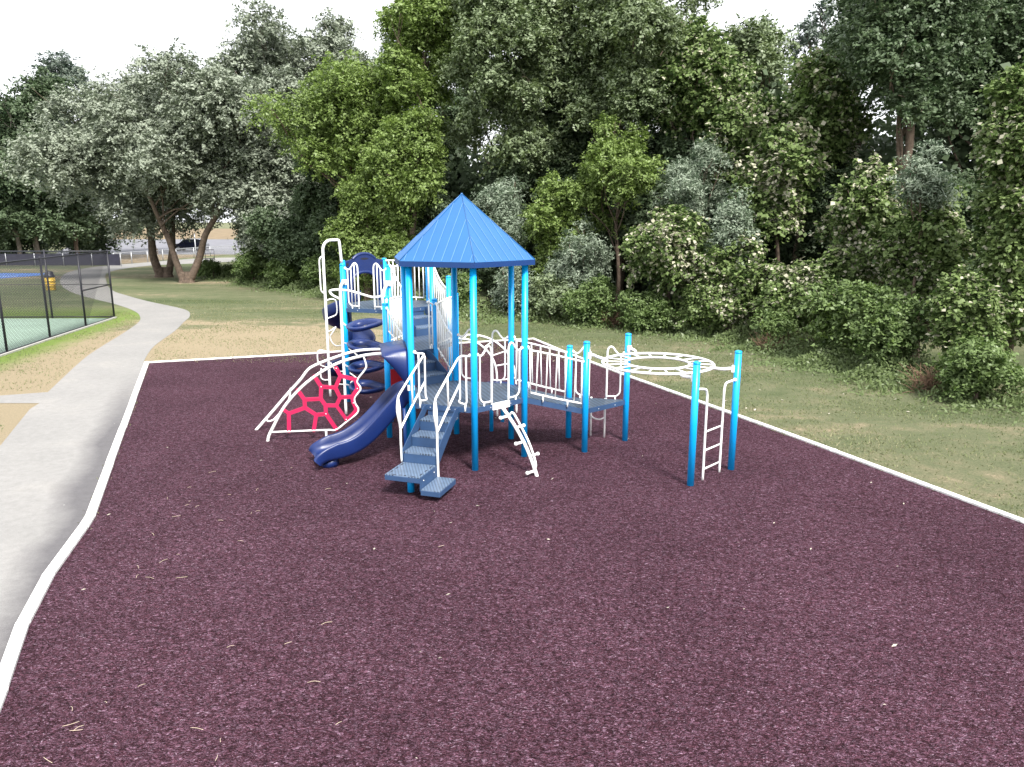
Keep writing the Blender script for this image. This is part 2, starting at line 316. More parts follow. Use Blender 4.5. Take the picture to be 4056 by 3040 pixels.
M['court'] = paint('court_green', (.26, .36, .29), .8, .1, .6); M['courtblue'] = paint('court_blue', (.06, .15, .42), .8, .1, .6)
ground_sheet('court', [(-19.5, 36.6), (-18.2, 26.8), (-17.0, 18.8), (-60, 16), (-62, 36.0)], .01, M['court'])
ground_sheet('blue_court', [(-40.2, 66.9), (-39.6, 64), (-41.5, 59.6), (-62, 59.5), (-62, 67.2)], .01, M['courtblue'])
mk = MB(); mk.box((-45, 63.2, .018), (8, .09, .006), R(2)); mk.box((-52, 62, .018), (.09, 9, .006)); tag(mk.build('court_line', M['white']), kind='structure')
M['bank'] = paint('dry_bank', (.20, .155, .10), .95, .3, .35, .1)
ground_sheet('dry_field', [(-140, 171), (10, 171), (40, 330), (-240, 330)], .012, M['bank'])
ground_sheet('dry_verge', [(-50, 84), (-40.6, 80.5), (-39.4, 93), (-37, 100.5), (-58, 100.5)], .006, M['bank'])
# kerb round the mulch, in lengths with hairline joints
def kerb(name, pts, wd, z0, z1):
    m = MB(); P = [V2(p) for p in pts]; segs = []
    for i in range(len(P) - 1):
        a, b = P[i], P[i + 1]; L = (b - a).length; k = max(1, round(L / 3.0))
        for j in range(k): segs.append((a.lerp(b, j / k), a.lerp(b, (j + 1) / k)))
    for a, b in segs:
        d = (b - a).normalized(); nn = Vector((-d.y, d.x, 0)); wob = random.uniform(-.006, .006)
        m.box(((a + b) / 2).to_3d() + Vector((0, 0, (z0 + z1) / 2)) + nn * wob, ((b - a).length - .022, wd, z1 - z0), math.atan2(d.y, d.x))
    return tag(m.build(name, M['kerbpaint'], bevel=.008), kind='structure')
M['kerbpaint'] = paint('kerb_paint', (.72, .715, .69), .7, .3, 4.5, .5, 0, .4)
kerb('kerb', KL, .15, 0, .055); kerb('kerb', KR, .13, 0, .05)
mk = MB()
for (x, y) in KL[1:-1] + KR[:-1]: mk.cyl((x, y, 0), (x, y, .052), .078, 14)
tag(mk.build('kerb', M['kerbpaint']), kind='structure')

# ================================================================== PLAY STRUCTURE
PS = empty('play_structure', (-1.0, 15.3, 0), 'large blue and white playground climbing structure with hexagonal pyramid roof, slides, stairs and overhead ring', 'play structure')
hexc = Vector((-.982, 15.29, 0)); RAD = 1.296
HX = [Vector((hexc.x + RAD * math.cos(-1.362 + k * math.pi / 3), hexc.y + RAD * math.sin(-1.362 + k * math.pi / 3), 0)) for k in range(6)]
A_, B_, C_, D_, F_, E_ = HX
nv = Vector((-.669, .743, 0)); tv = Vector((.743, .669, 0))
def L_(a, b): return F_ + nv * a + tv * b
G_ = Vector((-2.72, 16.27, 0)); N1 = Vector((-1.75, 17.13, 0)); O_ = Vector((-1.36, 18.36, 0)); Q_ = Vector((-2.90, 17.6, 0)); H2 = Vector((-2.60, 18.75, 0)); M_ = Vector((-1.63, 19.62, 0))
H_ = Vector((-3.09, 19.24, 0)); Lp = Vector((-2.11, 20.11, 0)); J_ = Vector((-4.34, 19.63, 0)); K_ = Vector((-4.60, 20.9, 0)); I_ = Vector((-3.62, 21.77, 0)); X_ = Vector((-2.35, 21.38, 0))
p1 = Vector((1.252, 16.257, 0)); p2 = Vector((1.513, 15.198, 0)); p3 = Vector((2.476, 16.023, 0)); r1 = Vector((3.259, 13.168, 0)); r2 = Vector((4.251, 14.062, 0))
PR_ = .0635
def post(p, h, cap=True, r=PR_, z0=0):
    m = MB(); m.tube([(p.x, p.y, z0), (p.x, p.y, h)], r, 20, False)
    o = m.build('post', M['post'], PS)
    if cap:
        c = MB(); c.ball((p.x, p.y, h - .004), r + .003, 16, .35); c.cyl((p.x, p.y, h - .03), (p.x, p.y, h - .003), r + .0035, 20)
        c.build('post_cap', M['post'], o)
    return o
for p in HX: post(p, 3.93, False)
for p, h in ((G_, 2.99), (N1, 2.99), (O_, 3.0), (Q_, 2.99), (H2, 2.99), (M_, 3.31), (H_, 3.62), (Lp, 3.62), (J_, 3.62), (K_, 3.635), (I_, 3.65), (X_, 3.62), (p1, 2.07), (p2, 2.33), (p3, 2.37), (r1, 2.30), (r2, 2.335)): post(p, h)
post(Vector((-1.80, 12.84, 0)), .35, False)
# ---- decks
def deck(name, poly, z, seam=None, edge=.1):
    pl = [V2(p) for p in poly]; c = sum(pl, Vector((0, 0, 0))) / len(pl)
    m = MB(); m.prism([(p.x, p.y) for p in pl], z - .035, z); o = m.build(name, M['deck'], PS)
    e = MB(); n = len(pl)
    for i in range(n):
        a, b = pl[i], pl[(i + 1) % n]; d = (b - a).normalized(); mid = (a + b) / 2; nn = Vector((d.y, -d.x, 0))
        if (mid + nn - c).length < (mid - nn - c).length: nn = -nn
        e.box((mid + nn * .003).to_3d() + Vector((0, 0, z - edge / 2 - .004)), ((b - a).length - .05, .03, edge), math.atan2(d.y, d.x))
    e.build('deck_edge', M['trim'], o)
    bl = MB()
    for i in range(n):
        a, b = pl[i], pl[(i + 1) % n]; d = (b - a).normalized(); mid = (a + b) / 2; nn = Vector((d.y, -d.x, 0))
        if (mid + nn - c).length < (mid - nn - c).length: nn = -nn
        for s_ in (.3, .7): q = a.lerp(b, s_) + nn * .02; MB().ball((q.x, q.y, z - .055), .011, 8).build('bolt', M['chain'], o)
    if seam: sm_ = MB(); a, b = V2(seam[0]), V2(seam[1]); d = b - a; sm_.box(((a + b) / 2).to_3d() + Vector((0, 0, z + .001)), (d.length, .014, .004), math.atan2(d.y, d.x)); sm_.build('seam', M['black'], o)
    return o
deck('deck', HX, 1.25, (D_ * .97 + hexc * .03, A_ * .97 + hexc * .03))
deck('deck', [G_, N1, O_, M_, H2, Q_], 1.875)
deck('deck', [H_, Lp, X_, I_, K_, J_], 2.5)
deck('deck', [p1, p2, p3], .93)
# ---- roof
def hexring(rad, z): return [Vector((hexc.x + rad * math.cos(-1.362 + k * math.pi / 3), hexc.y + rad * math.sin(-1.362 + k * math.pi / 3), z)) for k in range(6)]
RT = hexring(1.5, 3.995); RB = hexring(1.5, 3.895); RI = hexring(1.47, 3.90); AP = Vector((hexc.x, hexc.y, 5.235)); API = Vector((hexc.x, hexc.y, 5.19))
m = MB(); m.add(RT + [AP] + hexring(1.49, 3.97) + [API], [(i, (i + 1) % 6, 6) for i in range(6)] + [(7 + (i + 1) % 6, 7 + i, 13) for i in range(6)])
roof = m.build('roof', M['roof'], PS)
m = MB()
for i in range(6):
    j = (i + 1) % 6; a, b = RT[i], RT[j]; e = b - a; L = e.length; eu = e / L; mid = (a + b) / 2; sl = (AP - mid); sll = sl.length; su = sl / sll; nr = eu.cross(su).normalized()
    if nr.z < 0: nr = -nr
    k = 8
    for q in range(k):
        x = L * (q + .5) / k; top = sll * (1 - abs(x - L / 2) / (L / 2)) - .05
        if top < .08: continue
        p0 = a + eu * x + su * .012; pA = p0 + su * top
        c = (p0 + pA) / 2 + nr * .004; m.box(c, (.010, (pA - p0).length, .009), ax=(eu, su, nr))
m.build('roof_seam', M['seam'], roof)
m = MB()
for i in range(6):
    a, b = RT[i], AP; m.tube([a + Vector((0, 0, .004)), b + Vector((0, 0, .006))], .009, 6, False)
m.cyl((hexc.x, hexc.y, 5.20), (hexc.x, hexc.y, 5.255), .02, 8)
m.build('ridge_cap', M['roof'], roof)
m = MB(); n6 = range(6); vs = RB + [Vector((p.x, p.y, 3.992)) for p in hexring(1.502, 0)] + hexring(1.44, 3.895)
m.add(vs, [(i, (i + 1) % 6, 6 + (i + 1) % 6, 6 + i) for i in n6] + [(12 + i, 12 + (i + 1) % 6, (i + 1) % 6, i) for i in n6]); m.build('fascia', M['fascia'], roof)
# ---- straight frame helper: frame on a side a->b, coordinates (s, o, z): along, outward, up
class FR:
    def __init__(s, a, b, side=1):
        s.a = V2(a); s.d = (V2(b) - V2(a)).normalized(); s.n = Vector((s.d.y, -s.d.x, 0)) * side; s.L = (V2(b) - V2(a)).length
    def p(s, x, z, o=0): q = s.a + s.d * x + s.n * o; return Vector((q.x, q.y, z))
TB = .021
def half_panel(fr, s0, sgn, z, bars=0, w=.43, o=0.0):
    """swoop-topped half barrier hanging on the post at s0"""
    P = lambda x, h: fr.p(s0 + sgn * x, z + h, o)
    m = MB(); k = w / .43
    m.ball(P(.075, 1.02), .036, 10)
    m.tube([P(.06, 1.02), P(.13, .99), P(.19, .99), P(.25 * k, 1.05), P(.31 * k, 1.13), P(.36 * k, 1.15), P(.41 * k, 1.11), P(.43 * k, 1.02), P(.43 * k, .5), P(.43 * k, .02)], TB, 8)
    m.tube([P(.14, .98), P(.14, .55), P(.14, .22), P(.155, .13), P(.22, .07), P(.30, .06), P(.43 * k, .06)], TB * .85, 8)
    for b in range(bars):
        x = .14 + (.43 * k - .14) * (b + 1) / (bars + 1); m.cyl(P(x, .07), P(x, 1.0 + (.12 if x > .25 * k else .02)), TB * .7, 8)
    m.cyl(P(.24, .06), P(.24, -.09), TB * .8, 8); m.cyl(P(.43 * k, .06), P(.43 * k, -.04), TB * .8, 8)
    return m.build('barrier', M['white'], PS)
def full_panel(fr, s0, s1, z0, z1, h0, h1, n=8, sag=.0, base=.08, name='barrier', foot=True, extra=None):
    m = MB(); P = lambda x, zz: fr.p(x, zz)
    L = s1 - s0; top = lambda f: (z0 + (z1 - z0) * f) + h0 + (h1 - h0) * f + sag * math.sin(math.pi * f)
    bot = lambda f: z0 + (z1 - z0) * f + base
    m.ball(P(s0 - .01, top(0)), .036); m.ball(P(s1 + .01, top(1)), .036)
    m.tube([P(s0 + L * f, top(f)) for f in (0, .12, .3, .5, .7, .88, 1)], TB, 8)
    m.tube([P(s0 + .05 * L + .9 * L * f, bot(.05 + .9 * f)) for f in (0, .5, 1)], TB * .85, 8)
    for i in range(n):
        f = .05 + .9 * i / (n - 1); m.cyl(P(s0 + L * f, bot(f)), P(s0 + L * f, top(f)), TB * (.85 if i in (0, n - 1) else .65), 8)
    if foot:
        for f in (.25, .75): m.cyl(P(s0 + L * f, bot(f)), P(s0 + L * f, bot(f) - .12), TB * .8, 8)
    return m.build(name, M['white'], PS)
fAB = FR(A_, B_); half_panel(fAB, 0, 1, 1.25); half_panel(fAB, fAB.L, -1, 1.25)
fCD = FR(D_, C_, -1); half_panel(fCD, 0, 1, 1.25); half_panel(fCD, fCD.L, -1, 1.25)
fJH = FR(J_, H_); half_panel(fJH, 0, 1, 2.5, 2); half_panel(fJH, fJH.L, -1, 2.5, 2)
# stairs 1 right, stairs 2 right & left, deck barriers
full_panel(FR(D_, N1, 1), .08, (N1 - D_).length - .07, 1.32, 1.87, .92, 1.02, 8, -.10, .05)
full_panel(FR(M_, Lp, 1), .08, (Lp - M_).length - .07, 1.95, 2.5, 1.05, 1.1, 7, -.10, .03)
full_panel(FR(N1, O_, 1), .08, (O_ - N1).length - .08, 1.875, 1.875, .98, 1.06, 11, .03)
full_panel(FR(O_, M_, 1), .08, .45, 1.875, 1.875, 1.0, 1.0, 4, .03)
full_panel(FR(Q_, H2, 1), .08, (H2 - Q_).length - .08, 1.875, 1.875, 1.05, 1.0, 11, .03)
full_panel(FR(G_, Q_, 1), .85, (Q_ - G_).length - .08, 1.875, 1.875, 1.0, 1.05, 5, .03)
full_panel(FR(G_, F_, -1), .08, (F_ - G_).length - .07, 1.87, 1.55, 1.02, .82, 6, -.05, .55, foot=False)
full_panel(FR(H2, H_, 1), .08, (H_ - H2).length - .08, 2.0, 2.5, 1.0, 1.1, 5, -.05)
full_panel(FR(Lp, X_, 1), .08, (X_ - Lp).length - .08, 2.5, 2.5, 1.05, 1.05, 11, .03)
full_panel(FR(I_, X_, -1), .08, (X_ - I_).length - .08, 2.5, 2.5, 1.1, 1.1, 9, .0)
full_panel(FR(H_, Lp, 1), .06, .38, 2.5, 2.5, 1.05, 1.13, 4, .0)
full_panel(FR(N1, G_, 1), .06, .16, 1.875, 1.875, 1.0, 1.06, 2, .0)
# ---- staircases
def treads(parent, fr, x0, x1, z_top, n, run, rise, o0=0, mat='tread'):
    """fr: along = across the stair, outward = down the stair"""
    for k in range(1, n + 1):
        z = z_top - rise * k; c = fr.p((x0 + x1) / 2, z - .02, o0 + run * (k - .5)); d = fr.d
        m = MB(); m.box(c, (x1 - x0 - .012, run, .03), math.atan2(d.y, d.x)); m.build('tread', M[mat], parent)
        # scalloped back edge
    r_ = MB()
    for k in range(0, n + 1):
        z = z_top - rise * (k + .5); c = fr.p((x0 + x1) / 2, z - .02, o0 + run * k - .010); d = fr.d
        r_.box(c, (x1 - x0 - .014, .014, rise - .034), math.atan2(d.y, d.x))
    r_.build('riser', M['trim'], parent)
fEA = FR(E_, A_)       # outward = towards the camera
x0, x1 = .32, .965
st = MB()
for x in (x0 - .009, x1 + .009):
    zt = 1.24; poly = [fEA.p(x, zt, .02), fEA.p(x, 1.14, .02), fEA.p(x, .40, 1.02), fEA.p(x, .43, 1.115), fEA.p(x, .66, 1.115), fEA.p(x, 1.24, .16)]
    st.slab([p - fEA.d * .006 for p in poly], fEA.d * .012)
stair1 = st.build('staircase', M['trim'], PS)
treads(stair1, fEA, x0, x1, 1.25, 3, .37, .208)
m = MB(); m.box(fEA.p((x0 + x1) / 2, .417 - .05, 1.115 + .36), (x1 - x0 + .02, .72, .09), math.atan2(fEA.d.y, fEA.d.x)); tp = m.build('transfer_platform', M['trim'], PS, bevel=.006)
m = MB(); m.box(fEA.p((x0 + x1) / 2, .424 - .008, 1.115 + .36), (x1 - x0 + .012, .712, .018), math.atan2(fEA.d.y, fEA.d.x)); m.build('platform_top', M['tread'], tp)
sl_ = MB(); ang = math.atan2(fEA.d.y, fEA.d.x)
for x, o, dx, dy in [(.36, 1.25, .022, .10), (.36, 1.45, .022, .10), (.36, 1.66, .022, .10), (.925, 1.25, .022, .10), (.925, 1.45, .022, .10), (.925, 1.66, .022, .10), (.46, 1.79, .10, .022), (.60, 1.79, .04, .02), (.68, 1.79, .04, .02), (.82, 1.79, .10, .022)]:
    MB().box(fEA.p(x, .4265, o), (dx, dy, .003), ang).build('slot', M['black'], tp)
m = MB(); m.box(fEA.p(x1 + .016, .3, 1.115 + .36), (.012, .71, .235), ang)
side_pl = m.build('side_plate', M['trim'], tp)
m = MB(); m.box(fEA.p(x1 + .205, .208 - .05, 1.115 + .36), (.36, .72, .09), ang); ls = m.build('low_step', M['trim'], PS, bevel=.006)
m = MB(); m.box(fEA.p(x1 + .205, .215 - .008, 1.115 + .36), (.352, .712, .018), ang); m.build('step_top', M['tread'], ls)
m = MB(); m.box(fEA.p(x1 + .2, .055, 1.115 + .3), (.1, .3, .11), ang); m.build('support', M['trim'], ls)
bo = MB()
for o, z in ((1.25, .34), (1.70, .34)): MB().ball(fEA.p(x1 + .024, z, o), .013, 8).build('bolt', M['chain'], tp)
for x in (.5, .8): MB().ball(fEA.p(x, 1.19, .03), .014, 8).build('bolt', M['chain'], stair1)
# handrails of the front stair
def rail(x, sgn, zbase):
    m = MB(); P = lambda o, z, dx=0: fEA.p(x + dx, z, o); post_x = 0 if sgn < 0 else fEA.L
    s_ = -1 if sgn < 0 else 1
    m.ball(fEA.p(post_x - s_ * .075, 2.26, .0), .037)
    m.tube([fEA.p(post_x - s_ * .06, 2.25), fEA.p(post_x - s_ * .14, 2.24), P(-.02, 2.23, s_ * .03), P(.10, 2.19), P(.35, 2.07), P(1.10, 1.70), P(1.17, 1.64), P(1.215, 1.50), P(1.215, 1.36), P(1.12, 1.06), P(1.12, .8), P(1.10, zbase)], TB, 8)
    m.tube([P(1.17, 1.62), P(1.125, 1.45), P(1.12, 1.05)], TB, 8)
    m.tube([P(1.12, 1.04), P(.6, 1.36), P(.13, 1.63), P(.0, 1.70)], TB, 8)
    m.cyl(P(.60, 1.945), P(.58, 1.38), TB * .85, 8)
    m.tube([fEA.p(x - s_ * .0, 2.20, .0), fEA.p(x, 1.8, 0), fEA.p(x, 1.42, 0), fEA.p(x - s_ * .02, 1.34, 0), fEA.p(x - s_ * -.09, 1.31, 0), fEA.p(x + s_ * .13, 1.34, 0), fEA.p(x + s_ * .13, 1.6, 0), fEA.p(x + s_ * .13, 2.22, 0)], TB * .85, 8)
    m.cyl(fEA.p(x + s_ * .11, 1.31, 0), fEA.p(x + s_ * .11, 1.17, .03), TB * .85, 8)
    return m.build('handrail', M['white'], PS)
rail(.285, -1, .42); rail(1.005, 1, .12)
# stairs 1 (hex deck up to the middle deck) and 2 (up to the top deck)
def inner_stair(a, b, off, w0, w1, z_low, n):
    """a,b: lower edge of the upper deck; stair descends towards the camera"""
    fr = FR(a, b); run = .38
    s = MB()
    for x in (w0 - .009, w1 + .009):
        poly = [fr.p(x, z_low + .208 * n - .01, .0), fr.p(x, z_low + .208 * n - .16, .0), fr.p(x, z_low - .02, run * (n - 1) - .05), fr.p(x, z_low - .02, run * (n - 1) + .03), fr.p(x, z_low + .24, run * (n - 1) + .03), fr.p(x, z_low + .208 * n - .01, .15)]
        s.slab([p - fr.d * .006 for p in poly], fr.d * .012)
    o = s.build('staircase', M['trim'], PS)
    for k in range(1, n):
        z = z_low + .208 * (n - k); m = MB(); m.box(fr.p((w0 + w1) / 2, z - .018, run * (k - .5)), (w1 - w0 - .012, run, .03), math.atan2(fr.d.y, fr.d.x)); m.build('tread', M['tread'], o)
    r_ = MB()
    for k in range(n):
        z = z_low + .208 * (n - k - .5); r_.box(fr.p((w0 + w1) / 2, z - .02, run * k - .010), (w1 - w0 - .014, .014, .172), math.atan2(fr.d.y, fr.d.x))
    r_.build('riser', M['trim'], o)
inner_stair(G_, N1, 0, .30, 1.02, 1.25, 3)
inner_stair(H_, Lp, 0, .25, 1.05, 1.875, 3)
# ---- moulded slide with hood on the left side of the roofed deck
def catmull(P, k=8):
    P = [Vector(p) for p in P]; out = []
    for i in range(len(P) - 1):
        p0 = P[max(0, i - 1)]; a = P[i]; b = P[i + 1]; p3 = P[min(len(P) - 1, i + 2)]
        for j in range(k):
            t_ = j / k; out.append(.5 * ((2 * a) + (b - p0) * t_ + (2 * p0 - 5 * a + 4 * b - p3) * t_**2 + (3 * a - 3 * b + p3 - p0) * t_**3))
    out.append(P[-1]); return out
def chute(path, prof_fn, name, mat, parent, cap=True):
    Q = catmull(path, 7); rings = []; L = len(Q)
    for i, p in enumerate(Q):
        d = (Q[min(i + 1, L - 1)] - Q[max(i - 1, 0)]).normalized(); side = Vector((-d.y, d.x, 0)).normalized(); up = side.cross(d) * -1
        if up.z < 0: up = -up
        rings.append([p + side * a + up * b for a, b in prof_fn(i / (L - 1))])
    m = MB(); m.sweep(rings, True, cap)
    return m.build(name, mat, parent)
def slide_prof(f):
    h = .25 if f < .72 else .25 - .15 * ((f - .72) / .28)**.8
    fl = .0 if f < .8 else .05 * (f - .8) / .2
    w_ = .30 + fl
    inn = [(-w_ - .045, h), (-w_ - .02, h + .016), (-w_ + .005, h - .01), (-w_ + .02, .12 * h / .25 + .01), (-w_ + .055, .03), (-w_ + .10, .004), (-.09, .0), (-.075, .012), (-.05, .02), (-.03, .002), (.03, .002), (.05, .02), (.075, .012), (.09, .0), (w_ - .10, .004), (w_ - .055, .03), (w_ - .02, .12 * h / .25 + .01), (w_ - .005, h - .01), (w_ + .02, h + .016), (w_ + .045, h)]
    out = [(w_ + .05, h - .03), (w_ + .03, .0), (w_ + .01, -.06), (w_ - .05, -.085), (0, -.09), (-w_ + .05, -.085), (-w_ - .01, -.06), (-w_ - .03, .0), (-w_ - .05, h - .03)]
    return inn + out
sp = [(-2.06, 15.07, 1.26), (-2.22, 15.03, 1.20), (-2.42, 14.95, 1.00), (-2.66, 14.85, .74), (-2.92, 14.73, .50), (-3.18, 14.59, .34), (-3.42, 14.46, .27), (-3.64, 14.34, .25), (-3.78, 14.27, .22), (-3.85, 14.24, .16)]
slide = chute(sp, slide_prof, 'slide', M['navy'], PS)
m = MB(); m.tube([(-3.60, 14.27, .16), (-3.55, 14.30, .0)], .2, 14, False, [.2, .15]); m.build('slide_foot', M['navy'], slide)
# hood: swept roof wing and near side skirt
fFE = FR(F_, E_); no = fFE.n if fFE.n.x < 0 else -fFE.n
def hp(s, o, z): q = F_ + (E_ - F_) * s + no * o; return Vector((q.x, q.y, z))
m = MB(); rings = []
for f in [i / 10 for i in range(11)]:
    # near edge to far edge; each ring runs from the bottom of the near skirt, over the top, down the far skirt
    o = .06 + .50 * f
    zt = 2.31 - .02 * f - .05 * f * f
    zb = 1.52 + (zt - 1.52 - .05) * f**.9
    rings.append([hp(.99, o, zb), hp(1.0, o, zb + (zt - zb) * .5), hp(.97, o, zt - .05), hp(.90, o, zt), hp(.5, o, zt + .05 * (1 - f)), hp(.12, o, zt + .01), hp(.03, o, zt - .05), hp(.01, o, zb + (zt - zb) * .5), hp(.02, o, zb)])
m.sweep(rings, True, False, False)
hood = m.build('slide_hood', M['navy'], PS); so = hood.modifiers.new('thick', 'SOLIDIFY'); so.thickness = .02
m = MB(); m.cyl(hp(1.0, .16, 0), hp(1.0, .16, 1.15), .035, 12); m.build('slide_leg', M['fascia'], slide)
m = MB(); m.box(hp(1.0, .02, 1.56), (.13, .1, .1), math.atan2(no.y, no.x)); m.build('clamp', M['white'], PS)
# ---- step-beam climber in front of side AB
g = Vector((.669, -.743, 0)); g0 = (A_ + B_) / 2; gd = (B_ - A_).normalized()
def gp(s, z, x=0): q = g0 + g * s + gd * x; return Vector((q.x, q.y, z))
m = MB(); m.box(gp(.02, 1.20), (.44, .05, .13), math.atan2(gd.y, gd.x)); beam = m.build('climbing_beam', M['white'], PS, bevel=.006)
m = MB(); bp_ = [(.02, 1.20), (.12, 1.12), (.30, .98), (.52, .78), (.74, .53), (.92, .26), (1.07, -.04)]
m.tube([gp(s, z) for s, z in bp_], .036, 10); m.build('beam_tube', M['white'], beam)
m = MB(); m.tube([gp(.28, 1.04), gp(.33, 1.11), gp(.40, 1.10), gp(.62, .87), (gp(.84, .60)), gp(1.0, .30), gp(1.02, .19), gp(.98, .14)], .021, 8); m.build('hand_bar', M['white'], beam)
for i, (s, z) in enumerate([(.24, 1.02), (.46, .84), (.68, .60), (.86, .36), (1.0, .10)]):
    sg = -1 if i % 2 == 0 else 1
    m = MB(); m.cyl(gp(s, z), gp(s, z, sg * .19), .026, 10); m.ball(gp(s, z, sg * .20), .04, 10); m.build('foot_peg', M['white'], beam)
# ---- panel climber at the left with magenta net panel
ga = Vector((-2.72, 16.27, 0)); gb = Vector((-5.355, 15.966, 0)); gu = (gb - ga).normalized(); gn = Vector((-gu.y, gu.x, 0))
if gn.y > 0: gn = -gn
def np_(s, z, o=0): q = ga + gu * s + gn * o; return Vector((q.x, q.y, z))
arch = [(.06, 1.90), (.3, 1.89), (.52, 1.86), (.97, 1.74), (1.40, 1.53), (1.79, 1.25), (2.10, .94), (2.30, .68), (2.5, .33), (2.61, .12), (2.64, -.02)]
m = MB(); m.tube([np_(s, z) for s, z in arch], .033, 10); m.cyl(np_(.04, 1.90), np_(.12, 1.895), .045, 12)
archc = m.build('arch_climber', M['white'], PS)
m = MB(); m.tube([np_(s, z) for s, z in [(2.57, .21), (2.0, .215), (1.3, .22), (1.2, .21), (1.08, .27), (.92, .40), (.70, .57), (.66, .68), (.72, .80), (.73, .93), (.60, 1.10), (.60, 1.17), (.66, 1.28), (.63, 1.37), (.52, 1.50), (.455, 1.60), (.455, 1.68), (.50, 1.85)]], .021, 8)
m.cyl(np_(1.38, .21), np_(1.38, -.02), .024, 8); m.build('frame_tube', M['white'], archc)
nd = dict(a=(2.26, .71), b=(2.15, .62), c=(2.17, .23), d=(1.93, 1.13), e=(1.80, .92), f=(1.80, .74), g=(1.455, .93), h=(1.43, 1.20), i=(1.57, .57), j=(1.36, .59), k=(1.64, .23), l=(1.16, .24), q=(1.36, .78),
          mA=(1.56, 1.43), mC=(1.13, 1.17), mD=(1.01, 1.43), mE=(1.09, 1.60), mF=(.69, 1.34), mG=(.66, 1.14), mH=(.78, .96), mI=(1.04, .95), mJ=(1.13, .77), mK=(.76, .82), mL=(.71, .66), mM=(.83, .52), mN=(.93, .45))
ed = ['a b', 'b c', 'b f', 'f e', 'e d', 'e g', 'g h', 'f i', 'i j', 'i k', 'j l', 'j q', 'q g', 'h mA', 'h mC', 'mC mD', 'mD mE', 'mD mF', 'mF mG', 'mG mH', 'mH mI', 'mI mC', 'mI mJ', 'mJ q', 'mH mK', 'mK mL', 'mL mM', 'mM mN', 'mN mJ']
m = MB(); gr = MB()
for e in ed:
    a, b = [nd[x] for x in e.split()]; P, Q = np_(*a), np_(*b); d = (Q - P); L = d.length; d.normalize(); s_ = d.cross(gn).normalized()
    if e in ('mH mI',): pass
    wdt = .085 if e.split()[0] in ('b', 'f', 'e', 'i', 'j', 'h', 'g', 'mD', 'mC', 'mI', 'mH', 'mJ', 'mF', 'q', 'mG') else .07
    m.box((P + Q) / 2 + gn * random.uniform(0, .002), (L + .035, wdt, .028), ax=(d, s_, gn))
for k, p in nd.items(): m.cyl(np_(*p, -.0141), np_(*p, .0141), .045, 14)
net = m.build('net_panel', M['magenta'], archc)
for e in ('f e', 'i j', 'h mC', 'mD mC', 'mC mI', 'mI mH', 'mI mJ', 'e g'):
    a, b = [nd[x] for x in e.split()]; P, Q = np_(*a, .0185), np_(*b, .0185); d = (Q - P); L = d.length; d.normalize(); s_ = d.cross(gn).normalized(); MB().box((P + Q) / 2, (L, .006, .006), ax=(d, s_, gn)).build('groove', M['magenta_edge'], net)
bo = MB()
for k in ('a', 'c', 'd', 'k', 'l', 'mA', 'mE', 'mG', 'mK', 'mN', 'h', 'j'): MB().ball(np_(*nd[k], .02), .014, 8).build('bolt', M['white'], net)
b0 = Vector((-2.90, 17.6, 0)); b1 = Vector((-5.92, 16.87, 0)); bu = (b1 - b0).normalized()
def bp3(s, z): q = b0 + bu * s; return Vector((q.x, q.y, z))
sc_ = 3.1 / 3.23
m = MB(); m.tube([bp3(s * sc_, z) for s, z in [(.06, 1.77), (.71, 1.76), (1.19, 1.65), (1.86, 1.41), (2.12, 1.13), (2.45, .80), (2.75, .48), (2.95, .27), (3.23, -.02)]], .033, 10)
m.tube([bp3(s * sc_, z) for s, z in [(2.35, .95), (2.42, .66), (2.62, .40), (2.80, .22), (2.93, .20), (2.96, .28)]], .021, 8); m.build('arch_rail', M['white'], archc)
# ---- pod climber: two poles, hand hoop, four leaf pods on chains
pa = Vector((-4.13, 18.33, 0)); pb = Vector((-3.08, 18.2, 0))
m = MB(); m.tube([P3(J_, 3.17) + Vector((.06, -.05, 0)), Vector((-4.28, 19.3, 3.17)), Vector((-4.2, 18.75, 3.16)), Vector((-4.15, 18.45, 3.08)), P3(pa, 2.9), P3(pa, 1.5), P3(pa, -.02)], .036, 12); m.box(P3(J_, 3.17) + Vector((.04, -.06, 0)), (.12, .1, .13), .3)
m.tube([P3(H_, 3.17) + Vector((.0, -.06, 0)), Vector((-3.08, 18.9, 3.17)), Vector((-3.08, 18.5, 3.12)), P3(pb, 2.95), P3(pb, 1.5), P3(pb, -.02)], .036, 12); m.box(P3(H_, 3.17) + Vector((-.02, -.07, 0)), (.12, .1, .13), .3)
podc = m.build('pod_climber', M['white'], PS)
m = MB(); m.tube([P3(pa, 2.86), Vector((-4.34, 18.42, 2.95)), Vector((-4.44, 18.58, 3.03)), Vector((-4.36, 18.72, 3.05)), Vector((-4.0, 18.55, 3.05)), Vector((-3.6, 18.25, 2.99)), Vector((-3.3, 18.12, 2.93)), P3(pb, 2.96)], .028, 10); m.build('hand_hoop', M['white'], podc)
